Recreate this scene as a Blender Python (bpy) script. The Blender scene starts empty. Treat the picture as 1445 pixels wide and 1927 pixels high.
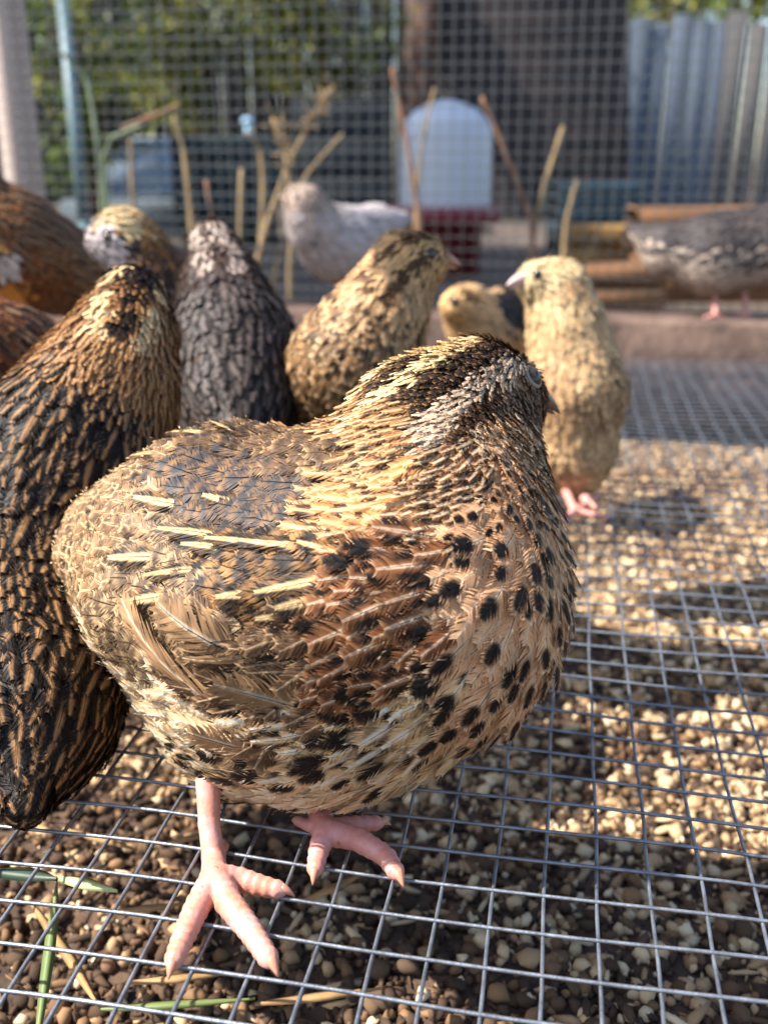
import bpy, math
import numpy as np

# ------------------------------------------------------------------ camera, sky, sun, exposure
FPX, PITCH, CAMH = 1880.0, math.radians(19.5), 0.170      # focal length in photo pixels, pitch down, height over wire floor
scene = bpy.context.scene
cam_d = bpy.data.cameras.new('camera'); cam = bpy.data.objects.new('camera', cam_d)
scene.collection.objects.link(cam); scene.camera = cam
cam.location = (0, 0, CAMH); cam.rotation_euler = (math.pi/2 - PITCH, 0, 0)
cam_d.sensor_fit = 'VERTICAL'; cam_d.sensor_height = 24.0; cam_d.lens = 24.0*FPX/1927.0
cam_d.clip_start = 0.01; cam_d.clip_end = 500
cam_d.dof.use_dof = True; cam_d.dof.focus_distance = 0.250; cam_d.dof.aperture_fstop = cam_d.lens/2.9
cam_d.dof.aperture_blades = 0

SUN = np.array((-0.66, -0.08, 0.75)); SUN /= np.linalg.norm(SUN)      # towards the sun
world = bpy.data.worlds.new('World'); scene.world = world; world.use_nodes = True
nt = world.node_tree
sky = nt.nodes.new('ShaderNodeTexSky'); sky.sky_type = 'NISHITA'; sky.sun_disc = False
sky.sun_elevation = math.asin(SUN[2]); sky.sun_rotation = math.atan2(SUN[0], SUN[1])
sky.air_density = 1.0; sky.dust_density = 1.2; sky.ozone_density = 1.0
bg = nt.nodes['Background']; bg.inputs['Strength'].default_value = 0.115
nt.links.new(sky.outputs['Color'], bg.inputs['Color'])
sl = bpy.data.lights.new('sun', 'SUN'); sl.energy = 5.0; sl.angle = math.radians(0.53); sl.color = (1, 0.945, 0.87)
so = bpy.data.objects.new('sun', sl); scene.collection.objects.link(so)
from mathutils import Vector, Matrix
so.rotation_euler = Vector(SUN).to_track_quat('Z', 'Y').to_euler()
vs = scene.view_settings; vs.view_transform = 'Standard'; vs.look = 'None'; vs.exposure = 1.35; vs.gamma = 1; vs.use_curve_mapping = False
scene.render.engine = 'CYCLES'; scene.cycles.use_denoising = True
scene.cycles.max_bounces = 6; scene.cycles.transparent_max_bounces = 8
scene.cycles.caustics_reflective = False; scene.cycles.caustics_refractive = False; scene.cycles.sample_clamp_indirect = 6

rng = np.random.default_rng(11)
CAM = np.array((0, 0, CAMH))
RT = np.array((1., 0, 0)); FW = np.array((0, math.cos(PITCH), -math.sin(PITCH))); UP = np.array((0, math.sin(PITCH), math.cos(PITCH)))
def ray(px, py):
    return RT*(px-722.5)/FPX - UP*(py-963.5)/FPX + FW
def at(px, py, zc):                       # photo pixel + distance along the optical axis -> point
    return CAM + ray(px, py)*zc
def on_z(px, py, z=0.0):                  # photo pixel -> point on a horizontal plane
    d = ray(px, py); return CAM + d*((z-CAMH)/d[2])
def unit(v):
    v = np.asarray(v, float); return v/np.maximum(np.linalg.norm(v, axis=-1, keepdims=True), 1e-12)
def lin(r, g, b):
    c = np.array((r, g, b))/255.0
    return np.where(c <= 0.04045, c/12.92, ((c+0.055)/1.055)**2.4)
def smooth(a, b, x):
    t = np.clip((x-a)/(b-a), 0, 1); return t*t*(3-2*t)

YAW = math.radians(10.2)                  # the wire floor's rows and the fence are turned a little
CD = np.array((math.sin(YAW), math.cos(YAW), 0)); RD = np.array((math.cos(YAW), -math.sin(YAW), 0)); ZD = np.array((0, 0, 1.))

# ------------------------------------------------------------------ mesh + object helpers
col = scene.collection
def mesh_np(name, V, faces, mat, parent=None, color=None, smooth_=False, normals=None):
    """faces: list of int arrays (n,k)"""
    me = bpy.data.meshes.new(name)
    V = np.asarray(V, np.float32)
    me.vertices.add(len(V)); me.vertices.foreach_set('co', V.ravel())
    faces = [np.asarray(f, np.int32) for f in faces if len(f)]
    nl = sum(f.size for f in faces); npoly = sum(len(f) for f in faces)
    me.loops.add(nl); me.polygons.add(npoly)
    me.loops.foreach_set('vertex_index', np.concatenate([f.ravel() for f in faces]))
    starts = []; o = 0
    for f in faces:
        starts.append(o + np.arange(len(f))*f.shape[1]); o += f.size
    me.polygons.foreach_set('loop_start', np.concatenate(starts).astype(np.int32))
    if smooth_: me.polygons.foreach_set('use_smooth', np.ones(npoly, bool))
    me.update(calc_edges=True)
    if color is not None:
        at_ = me.color_attributes.new('Col', 'FLOAT_COLOR', 'POINT')
        c4 = np.ones((len(V), 4), np.float32); c4[:, :3] = color
        at_.data.foreach_set('color', c4.ravel())
    if normals is not None:                 # plumage shades with the soft surface it forms, not barb by barb
        an = me.attributes.new('custom_normal', 'FLOAT_VECTOR', 'POINT'); an.data.foreach_set('vector', np.asarray(normals, np.float32).ravel())
    if mat is not None: me.materials.append(mat)
    ob = bpy.data.objects.new(name, me); col.objects.link(ob)
    if parent is not None:
        ob.parent = parent; ob.matrix_parent_inverse = parent.matrix_world.inverted() if False else Matrix.Translation(-parent.location)
    return ob
def empty(name, loc, label, cat, group=None):
    o = bpy.data.objects.new(name, None); col.objects.link(o); o.location = loc
    o.empty_display_size = 0.02
    o['label'] = label; o['category'] = cat
    if group: o['group'] = group
    return o
def tag(o, label, cat, group=None):
    o['label'] = label; o['category'] = cat
    if group: o['group'] = group
    return o
def kind(o, k): o['kind'] = k; return o

class MB:
    """collects primitives into one mesh"""
    def __init__(s): s.V = []; s.F = {3: [], 4: []}; s.n = 0
    def add(s, V, F):
        V = np.asarray(V, float)
        for f in F:
            s.F[len(f)].append([i+s.n for i in f])
        s.V.append(V); s.n += len(V)
    def box(s, c, ax, ay, az):            # centre, half axes
        c, ax, ay, az = map(np.asarray, (c, ax, ay, az))
        V = [c+x*ax+y*ay+z*az for z in (-1, 1) for y in (-1, 1) for x in (-1, 1)]
        s.add(V, [(0, 2, 3, 1), (4, 5, 7, 6), (0, 1, 5, 4), (2, 6, 7, 3), (0, 4, 6, 2), (1, 3, 7, 5)])
    def bbox(s, c, ax, ay, az, b):        # box with chamfered edges
        c, ax, ay, az = map(lambda q: np.asarray(q, float), (c, ax, ay, az))
        L = [np.linalg.norm(a) for a in (ax, ay, az)]; f = [max(0.0, 1-b/l) for l in L]
        import itertools
        idx = {}; V = []
        for sx, sy, sz in itertools.product((-1, 1), repeat=3):
            for k in range(3):
                m = [f[0], f[1], f[2]]; m[k] = 1.0
                idx[(sx, sy, sz, k)] = len(V); V.append(c+sx*m[0]*ax+sy*m[1]*ay+sz*m[2]*az)
        F = []
        for k in range(3):
            o = [i for i in range(3) if i != k]
            for s1 in (-1, 1):
                q = []
                for a, b_ in ((-1, -1), (1, -1), (1, 1), (-1, 1)):
                    t = [0, 0, 0]; t[k] = s1; t[o[0]] = a; t[o[1]] = b_; q.append(idx[(*t, k)])
                F.append(q if (s1 > 0) == (k != 1) else q[::-1])
        for k in range(3):                # edges along axis k
            o = [i for i in range(3) if i != k]
            for a in (-1, 1):
                for b_ in (-1, 1):
                    q = []
                    for e, kk in ((-1, o[0]), (1, o[0]), (1, o[1]), (-1, o[1])):
                        t = [0, 0, 0]; t[k] = e; t[o[0]] = a; t[o[1]] = b_; q.append(idx[(*t, kk)])
                    F.append(q)
        for t in itertools.product((-1, 1), repeat=3):
            F.append([idx[(*t, k)] for k in range(3)])
        s.add(V, F)
    def tube(s, P, R, n=6, cap=True):
        P = np.asarray(P, float); R = np.broadcast_to(np.asarray(R, float), (len(P),))
        T = unit(np.gradient(P, axis=0)); ref = np.array((0.31, 0.2, 0.93)) if abs(T[0][2]) < 0.9 else np.array((1., 0.1, 0))
        V = []
        a = unit(np.cross(T[0], ref))
        for i in range(len(P)):
            a = unit(a - T[i]*np.dot(a, T[i])); b = np.cross(T[i], a)
            for k in range(n):
                th = 2*math.pi*k/n; V.append(P[i]+R[i]*(a*math.cos(th)+b*math.sin(th)))
        F = [(i*n+k, i*n+(k+1) % n, (i+1)*n+(k+1) % n, (i+1)*n+k) for i in range(len(P)-1) for k in range(n)]
        if cap:
            V += [P[0], P[-1]]; m = len(P)*n
            F += [(m, (k+1) % n, k) for k in range(n)] + [(m+1, (len(P)-1)*n+k, (len(P)-1)*n+(k+1) % n) for k in range(n)]
        s.add(V, F)
    def lathe(s, c, prof, n=28, ax=None):  # profile (r,z) about vertical axis
        V = [np.array(c)+np.array((r*math.cos(2*math.pi*k/n), r*math.sin(2*math.pi*k/n), z)) for r, z in prof for k in range(n)]
        F = [(i*n+k, i*n+(k+1) % n, (i+1)*n+(k+1) % n, (i+1)*n+k) for i in range(len(prof)-1) for k in range(n)]
        s.add(V, F)
    def build(s, name, mat, parent=None, smooth_=False):
        return mesh_np(name, np.concatenate(s.V), [np.array(f, np.int32) for f in s.F.values() if f], mat, parent, smooth_=smooth_)

def material(name, base=(0.5, 0.5, 0.5), rough=0.7, metal=0.0, spec=0.5, var=0.0, scale=20.0, base2=None, bump=0.0, bscale=None, attr=False,
             transl=0.0, wave=None, sub=0.0, coord='Object', stretch=None, detail=5):
    m = bpy.data.materials.new(name); m.use_nodes = True; t = m.node_tree; N = t.nodes; L = t.links
    p = N['Principled BSDF']; p.inputs['Roughness'].default_value = rough; p.inputs['Metallic'].default_value = metal
    p.inputs['Specular IOR Level'].default_value = spec
    base = tuple(base)
    p.inputs['Base Color'].default_value = (*base, 1)
    if sub: p.inputs['Subsurface Weight'].default_value = sub; p.inputs['Subsurface Radius'].default_value = (1, .4, .25); p.inputs['Subsurface Scale'].default_value = 0.002
    out = None
    if attr:
        a = N.new('ShaderNodeAttribute'); a.attribute_name = 'Col'; out = a.outputs['Color']; L.new(out, p.inputs['Base Color'])
    vec = None
    if var or base2 is not None or bump:
        tc = N.new('ShaderNodeTexCoord'); vec = tc.outputs[coord]
        if stretch:
            mp = N.new('ShaderNodeMapping'); mp.inputs['Scale'].default_value = stretch; L.new(vec, mp.inputs['Vector']); vec = mp.outputs['Vector']
        nz = N.new('ShaderNodeTexNoise'); nz.inputs['Scale'].default_value = scale; nz.inputs['Detail'].default_value = detail; nz.inputs['Roughness'].default_value = 0.6
        L.new(vec, nz.inputs['Vector'])
        if base2 is not None:
            r = N.new('ShaderNodeValToRGB'); r.color_ramp.elements[0].position = 0.36; r.color_ramp.elements[1].position = 0.64
            r.color_ramp.elements[0].color = (*base, 1); r.color_ramp.elements[1].color = (*tuple(base2), 1)
            L.new(nz.outputs['Fac'], r.inputs['Fac']); L.new(r.outputs['Color'], p.inputs['Base Color']); out = r.outputs['Color']
        if bump:
            nb = N.new('ShaderNodeTexNoise'); nb.inputs['Scale'].default_value = bscale or scale*3; nb.inputs['Detail'].default_value = 6; L.new(vec, nb.inputs['Vector'])
            b = N.new('ShaderNodeBump'); b.inputs['Strength'].default_value = bump; b.inputs['Distance'].default_value = 0.002
            L.new(nb.outputs['Fac'], b.inputs['Height']); L.new(b.outputs['Normal'], p.inputs['Normal'])
    if transl:
        tr = N.new('ShaderNodeBsdfTranslucent'); mx = N.new('ShaderNodeMixShader'); mx.inputs[0].default_value = transl
        if out is not None: L.new(out, tr.inputs['Color'])
        else: tr.inputs['Color'].default_value = (*base, 1)
        L.new(p.outputs[0], mx.inputs[1]); L.new(tr.outputs[0], mx.inputs[2]); L.new(mx.outputs[0], N['Material Output'].inputs['Surface'])
    return m

M_feather = material('feather', rough=0.55, spec=0.22, attr=True, transl=0.12)
M_under = material('under_plumage', lin(60, 46, 36), rough=0.9, base2=lin(95, 72, 54), scale=200)
M_skin = material('leg_skin', lin(204, 154, 146), rough=0.45, spec=0.4, base2=lin(196, 132, 108), scale=170, bump=0.12, bscale=900, sub=0.25)
M_skin_red = material('leg_skin_red', lin(205, 146, 138), rough=0.5, base2=lin(192, 124, 108), scale=260, sub=0.2)
M_claw = material('claw_horn', lin(196, 132, 106), rough=0.35, sub=0.1)
M_beak = material('beak_horn', lin(92, 74, 62), rough=0.35, base2=lin(130, 104, 84), scale=300)
M_beak_pale = material('beak_pale', lin(200, 170, 165), rough=0.4)
M_eye = material('eye_wet', lin(58, 50, 44), rough=0.2, spec=0.4)
M_pupil = material('pupil_wet', lin(14, 12, 12), rough=0.05, spec=0.7)
M_lid = material('eyelid_skin', lin(158, 138, 120), rough=0.8, spec=.2)
M_wire = material('galvanised_wire', lin(146, 152, 160), rough=0.45, metal=0.75, base2=lin(112, 116, 124), scale=160, bump=0.15, bscale=900)
M_wire_far = material('galvanised_wire_weathered', lin(108, 110, 108), rough=0.5, metal=0.5)
M_litter = material('litter_soil', lin(52, 39, 31), rough=0.95, base2=lin(96, 74, 57), scale=60, bump=0.8, bscale=240)
M_granule = material('litter_granule', rough=0.85, attr=True, spec=0.2)
M_straw = material('dry_straw', lin(168, 130, 82), rough=0.7, base2=lin(128, 96, 60), scale=80)
M_green = material('grass_blade', lin(84, 104, 52), rough=0.6, base2=lin(110, 120, 66), scale=60)
M_palegreen = material('pale_leaf', lin(196, 206, 150), rough=0.6, base2=lin(168, 186, 120), scale=60)
M_beam = material('weathered_beam', lin(124, 100, 86), rough=0.95, base2=lin(74, 58, 50), scale=26, bump=0.8, bscale=120)
M_post = material('pale_post', lin(196, 180, 170), rough=0.8, base2=lin(172, 152, 140), scale=5, stretch=(8, 8, 0.6), bump=0.3)
M_stem = material('dry_stem', lin(158, 132, 92), rough=0.8, base2=lin(122, 100, 70), scale=40)
M_stem_dark = material('dry_stem_rusty', lin(140, 100, 74), rough=0.8, base2=lin(112, 80, 60), scale=40)
M_stem_green = material('stem_green', lin(120, 132, 100), rough=0.7, base2=lin(96, 112, 84), scale=30)

# ------------------------------------------------------------------ implicit bird bodies
class Bird:
    def __init__(s, k=0.0045): s.a = []; s.b = []; s.ra = []; s.rb = []; s.d = []; s.reg = []; s.k = k
    def seg(s, a, b, ra, rb, reg, d=None):        # skeleton runs tail -> head; feathers lie along d (default towards the tail)
        a = np.asarray(a, float); b = np.asarray(b, float)
        s.a.append(a); s.b.append(b); s.ra.append(ra); s.rb.append(rb); s.reg.append(reg)
        s.d.append(unit(a-b) if d is None else unit(np.asarray(d, float)))
    def done(s):
        s.a = np.array(s.a); s.b = np.array(s.b); s.ra = np.array(s.ra); s.rb = np.array(s.rb); s.d = np.array(s.d)
        s.ab = s.b-s.a; s.l2 = np.maximum((s.ab**2).sum(1), 1e-12); return s
    def raw(s, p):
        q = p[:, None, :]-s.a[None]
        t = np.clip((q*s.ab[None]).sum(-1)/s.l2[None], 0, 1)
        v = q-t[..., None]*s.ab[None]; r = np.linalg.norm(v, axis=-1)
        return r-(s.ra+(s.rb-s.ra)*t), v/np.maximum(r, 1e-9)[..., None]
    def sdf(s, p):
        out = np.empty(len(p)); g = np.empty((len(p), 3))
        for i in range(0, len(p), 200000):
            d, n = s.raw(p[i:i+200000]); m = d.min(1)
            w = np.exp(-(d-m[:, None])/s.k); sw = w.sum(1)
            out[i:i+200000] = m-s.k*np.log(sw); gg = (w[..., None]*n).sum(1)/sw[:, None]
            g[i:i+200000] = unit(gg)
        return out, g
    def project(s, p, off=0.0, it=4):
        for _ in range(it):
            d, n = s.sdf(p); p = p-(d-off)[:, None]*n
        return p, n
    def flow(s, p, n, k2=0.009):
        d, _ = s.raw(p); m = d.min(1); w = np.exp(-(d-m[:, None])/k2)
        f = (w[..., None]*s.d[None]).sum(1); f = f-(f*n).sum(1)[:, None]*n
        return unit(f), d.argmin(1)
    def hit(s, px, py):                           # where the sight line through a photo pixel meets the body
        px = np.atleast_1d(np.asarray(px, float)); py = np.atleast_1d(np.asarray(py, float))
        R = unit(RT*((px-722.5)/FPX)[:, None]-UP*((py-963.5)/FPX)[:, None]+FW); t = np.full(len(px), 0.12)
        best = np.full(len(px), 9.0); bt = t.copy()
        for _ in range(70):
            d, _n = s.sdf(CAM+R*t[:, None]); c = d < best; best[c] = d[c]; bt[c] = t[c]
            t = t+np.maximum(d, 0.0)*0.9
        p, n = s.project(CAM+R*bt[:, None]); return p, n
    def mesh(s, res):
        R = np.maximum(s.ra, s.rb).max()+0.012; q = 4
        lo = np.minimum(s.a, s.b).min(0)-R; hi = np.maximum(s.a, s.b).max(0)+R
        nc = np.ceil((hi-lo)/(res*q)).astype(int)+1; n = nc*q
        gc = np.stack(np.meshgrid(*[lo[i]+(np.arange(nc[i])*q+(q-1)/2)*res for i in range(3)], indexing='ij'), -1)
        dc = s.sdf(gc.reshape(-1, 3))[0].reshape(nc)                 # coarse blocks first, then only those near the surface
        f = np.repeat(np.repeat(np.repeat(dc < 0, q, 0), q, 1), q, 2)
        blk = np.argwhere(np.abs(dc) < res*q*1.3)
        o3 = np.stack(np.meshgrid(*[np.arange(q)]*3, indexing='ij'), -1).reshape(-1, 3)
        ix = (blk[:, None]*q+o3[None]).reshape(-1, 3)
        f[ix[:, 0], ix[:, 1], ix[:, 2]] = s.sdf(lo+ix*res)[0] < 0
        c = sum(f[i:n[0]-1+i, j:n[1]-1+j, k:n[2]-1+k].astype(np.int8) for i in (0, 1) for j in (0, 1) for k in (0, 1))
        act = (c > 0) & (c < 8); ids = -np.ones(act.shape, np.int32); ids[act] = np.arange(act.sum())
        V = lo+(np.argwhere(act)+0.5)*res; V, _ = s.project(V, it=3)
        F = []
        for ax in range(3):
            o = [1, 2] if ax == 0 else ([2, 0] if ax == 1 else [0, 1])
            A = np.moveaxis(f, [ax]+o, [0, 1, 2]); I = np.moveaxis(ids, [ax]+o, [0, 1, 2])
            ch = A[:-1, 1:-1, 1:-1] != A[1:, 1:-1, 1:-1]
            w = np.argwhere(ch); i, j, k = w[:, 0], w[:, 1]+1, w[:, 2]+1
            q = np.stack([I[i, j-1, k-1], I[i, j, k-1], I[i, j, k], I[i, j-1, k]], 1)
            flip = ~A[:-1, 1:-1, 1:-1][ch]; q[flip] = q[flip][:, ::-1]; F.append(q)
        return V, np.concatenate(F)

def surface_points(b, V, F, n, seed):
    r = np.random.default_rng(seed); T = np.concatenate([F[:, [0, 1, 2]], F[:, [0, 2, 3]]]); A, B, C = V[T[:, 0]], V[T[:, 1]], V[T[:, 2]]
    ar = np.linalg.norm(np.cross(B-A, C-A), axis=1); i = r.choice(len(T), n, p=ar/ar.sum()); u = r.random((n, 2)); fl = u.sum(1) > 1; u[fl] = 1-u[fl]
    return b.project(A[i]+(B[i]-A[i])*u[:, :1]+(C[i]-A[i])*u[:, 1:], it=1)[0]

# ------------------------------------------------------------------ feathers: shaft and barbs as geometry
def template(N, segs):
    """barbs of one feather: arrays of (u along the shaft, v across), barb index, side; N barbs per side"""
    ss = {2: (0, .6, 1.0), 3: (0, .4, .75, 1.0), 4: (0, .13, .4, .75, 1.0)}[segs]
    ub = np.linspace(0.0, 0.90, N); du = ub[1]-ub[0]
    U, Vv, B, F = [], [], [], []
    for side in (-1, 1):
        for j in range(N):
            b0 = len(U); k = (0 if side < 0 else N)+j
            ue = ub[j]+.36*(1-ub[j])**.8+.02                          # barbs sweep well towards the tip
            pr = (.5+.5*smooth(0, .45, ue)) if ue < .5 else math.sqrt(max(0, 1-((ue-.5)/.53)**2))
            pr = max(pr, .05)
            for i, s_ in enumerate(ss):
                u = ub[j]+(ue-ub[j])*s_; v = side*pr*s_**.85
                wdt = (du*.62 if N > 3 else .035)*(1.0-0.5*s_)
                if i < len(ss)-1:
                    U += [u-wdt, u+wdt]; Vv += [v, v]; B += [k, k]
                else:
                    U += [u+0.02]; Vv += [v]; B += [k]
            for i in range(len(ss)-2):
                q = [b0+2*i, b0+2*i+1, b0+2*i+3, b0+2*i+2]; F += [q if side > 0 else q[::-1]]
            i = len(ss)-2; q = [b0+2*i, b0+2*i+1, b0+2*i+2]; F += [(q if side > 0 else q[::-1])+[-1]]
    F4 = np.array([f for f in F if f[3] >= 0]); F3 = np.array([f[:3] for f in F if f[3] < 0])
    U, Vv, B = np.array(U), np.array(Vv), np.array(B)
    us = np.linspace(0, 1.0, 6); n0 = len(U)          # shaft strip
    U = np.concatenate([U, np.repeat(us, 2)]); Vv = np.concatenate([Vv, np.tile([-1., 1.], 6)*np.repeat(np.linspace(.028, .008, 6), 2)])
    B = np.concatenate([B, np.full(12, 2*N)])
    F4 = np.concatenate([F4, [[n0+2*i, n0+2*i+1, n0+2*i+3, n0+2*i+2] for i in range(5)]])
    ends = np.zeros(len(U)); return U, Vv, B, F4, F3
TEMPL = {q: template(*a) for q, a in {'fine': (20, 4), 'mid': (14, 3), 'low': (9, 2), 'tiny': (6, 2), 'wisp': (3, 2)}.items()}

# plumage kinds: c0 vane, c1 fringe, cd dark marks, cs shaft; spot, bar, streak; length, width, spacing (mm); lift
def P(c0, c1, cd=(24, 18, 15), cs=None, spot=0, bar=0, streak=0.0, blotch=0, fr=.72, L=12, W=6, sp=4, lift=1.2, jit=.12, freq=16, side=0):
    return dict(c0=lin(*c0), c1=lin(*c1), cd=lin(*cd), cs=lin(*(cs or c1)), spot=spot, bar=bar, streak=streak, blotch=blotch, fr=fr,
                L=L*1e-3, W=W*1e-3*.5, sp=sp*1e-3, lift=lift*1e-3, jit=jit, freq=freq, side=side)
K = {}
K['crown'] = P((30, 23, 20), (146, 108, 70), L=6.5, W=2.1, sp=1.6, fr=.62, lift=.9)
K['median'] = P((226, 196, 146), (236, 212, 166), L=8, W=1.6, sp=1.5, lift=1.0)
K['brow'] = P((202, 176, 148), (226, 206, 184), cd=(110, 78, 54), blotch=.35, L=7, W=1.3, sp=1.35, lift=.8)
K['lore'] = P((172, 132, 98), (188, 150, 116), cd=(90, 60, 42), blotch=.2, L=3.2, W=1.5, sp=1.0, lift=.35)
K['cheek'] = P((150, 120, 96), (172, 142, 116), cd=(96, 72, 56), blotch=.2, L=3.4, W=1.7, sp=1.1, lift=.35)
K['eyeline'] = P((60, 42, 32), (166, 124, 86), L=5, W=2.2, sp=1.5, lift=.6, fr=.6)
K['throat'] = P((222, 188, 150), (236, 210, 178), spot=.0, L=5.5, W=2.9, sp=1.6, lift=.6)
K['nape'] = P((136, 94, 58), (196, 150, 102), cd=(36, 26, 21), cs=(214, 176, 126), blotch=.6, streak=.05, L=10, W=3.3, sp=2.1, lift=1.4)
K['necktan'] = P((178, 122, 72), (220, 172, 118), cd=(62, 40, 26), cs=(230, 194, 146), blotch=.45, streak=.04, L=13, W=4.4, sp=2.7, lift=1.8)
K['neckside'] = P((84, 54, 34), (190, 138, 92), cd=(30, 21, 16), cs=(226, 196, 160), blotch=.5, streak=.07, L=10, W=3.4, sp=2.3, lift=1.3, fr=.6)
K['upbreast'] = P((212, 162, 118), (232, 192, 152), cs=(238, 210, 176), streak=.02, L=9.5, W=5.2, sp=3.0, lift=1.0)
K['breast'] = P((216, 166, 122), (236, 198, 160), cs=(242, 218, 188), streak=.02, L=14.5, W=7.8, sp=4.3, lift=1.3)
K['belly'] = P((226, 190, 142), (236, 212, 176), cs=(242, 224, 196), streak=.02, L=17, W=8.5, sp=4.6, lift=1.3)
K['bellyw'] = P((226, 204, 168), (236, 220, 192), cs=(240, 226, 202), L=16, W=8, sp=4.4, lift=1.4)
K['flankdark'] = P((132, 80, 46), (206, 156, 112), cd=(26, 19, 16), cs=(236, 208, 178), blotch=.85, streak=.11, fr=.78, L=17, W=7.5, sp=4.0, lift=1.8)
K['flankbars'] = P((224, 184, 132), (238, 214, 176), cd=(22, 18, 17), cs=(244, 232, 212), bar=.9, streak=.16, fr=.86, L=21, W=8, sp=4.4, lift=1.8, freq=13)
K['scap'] = P((34, 27, 23), (150, 108, 64), cd=(176, 126, 72), cs=(226, 186, 122), bar=.7, streak=.0, fr=.9, L=20, W=8.5, sp=4.2, lift=1.5, freq=17)
K['backgrey'] = P((58, 55, 56), (116, 92, 68), cd=(156, 112, 66), cs=(86, 78, 72), bar=.45, fr=.82, L=16, W=9, sp=4.0, lift=1.4, freq=20)
K['backbrown'] = P((98, 74, 52), (182, 146, 104), cd=(48, 40, 36), cs=(160, 128, 92), bar=.5, blotch=.2, fr=.7, L=13, W=7.5, sp=3.4, lift=2.2, jit=.2)
K['rump'] = P((140, 108, 76), (224, 194, 150), cd=(58, 45, 36), cs=(228, 198, 150), bar=.6, blotch=.2, streak=.04, fr=.76, L=13, W=7.5, sp=3.4, lift=2.0, jit=.2, freq=18)
K['wingcov'] = P((100, 80, 62), (204, 170, 126), cd=(214, 180, 132), cs=(170, 140, 104), bar=.5, fr=.84, L=15, W=8.5, sp=4.0, lift=1.5, freq=19)
K['ragged'] = P((104, 76, 54), (208, 168, 124), cd=(30, 24, 21), cs=(214, 184, 146), bar=.4, blotch=.4, streak=.05, fr=.75, L=17, W=6.5, sp=3.8, lift=2.6, jit=.3, freq=15)
K['vent'] = P((222, 190, 146), (244, 224, 190), cd=(110, 84, 60), cs=(246, 232, 206), bar=.25, streak=.14, L=16, W=6.5, sp=3.6, lift=2.2, jit=.22)

NAMES = list(K); TONE = .45
def colours(kinds, u, v, seed, strip):
    """pigment of every barb vertex"""
    r = np.random.default_rng(seed); n, m = u.shape
    g = lambda key: np.array([K[k][key] for k in kinds])
    c0, c1, cd, cs = g('c0')[:, None], g('c1')[:, None], g('cd')[:, None], g('cs')[:, None]
    spot, bar, st, bl, fr, fq = (g(x)[:, None] for x in ('spot', 'bar', 'streak', 'blotch', 'fr', 'freq'))
    rr = r.random((n, 6, 1)); av = np.abs(v)
    e = smooth(0, 1, (np.maximum(av, (u-.55)/.45)-fr)/(1.02-fr))[..., None]
    c = c0*(1-e)+c1*e
    # crossbars (chevrons)
    ph = u*fq+av*2.2+rr[:, 0]*6.28
    bm = smooth(.1, .55, np.sin(ph))*(bar > 0)*np.clip(bar*(.6+.8*rr[:, 1]), 0, 1)*(av > st*1.2)*smooth(1.0, .85, av)
    c = c*(1-bm[..., None])+cd*bm[..., None]
    # blotches either side of the shaft
    q = (smooth(.18, .3, av)*smooth(.92, .72, av)*smooth(.15, .35, u)*smooth(.95, .78, u))*(rr[:, 2] < bl)*(.55+.45*np.sin(u*9+rr[:, 3]*6))
    q = np.clip(q*1.4, 0, 1); c = c*(1-q[..., None])+cd*q[..., None]
    # shaft streak
    tp = .25+.75*np.sin(np.clip(u, 0, 1)**.9*math.pi)**.6
    k = smooth(st*tp*1.25+1e-4, st*tp*.8, av)*(st > 0); k = np.maximum(k*(~strip[None]), strip[None]*.5); c = c*(1-k[..., None])+cs*k[..., None]
    # dark spot before the tip
    on = (rr[:, 4] < spot)
    el = np.sqrt(((u-.74-.05*rr[:, 5])/(.18+.05*rr[:, 3]))**2+(v/(.50+.16*rr[:, 1]))**2)
    sm = smooth(1.12, .82, el)*on*np.where(strip[None], .7, 1.); c = c*(1-sm[..., None])+cd*sm[..., None]
    c = c*(1+TONE*(r.random((n, 1, 1))-.5))*(1+.25*(r.random((n, m))-.5)[..., None]*(av > .5)[..., None])
    return np.clip(c, .004, .95)

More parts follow.
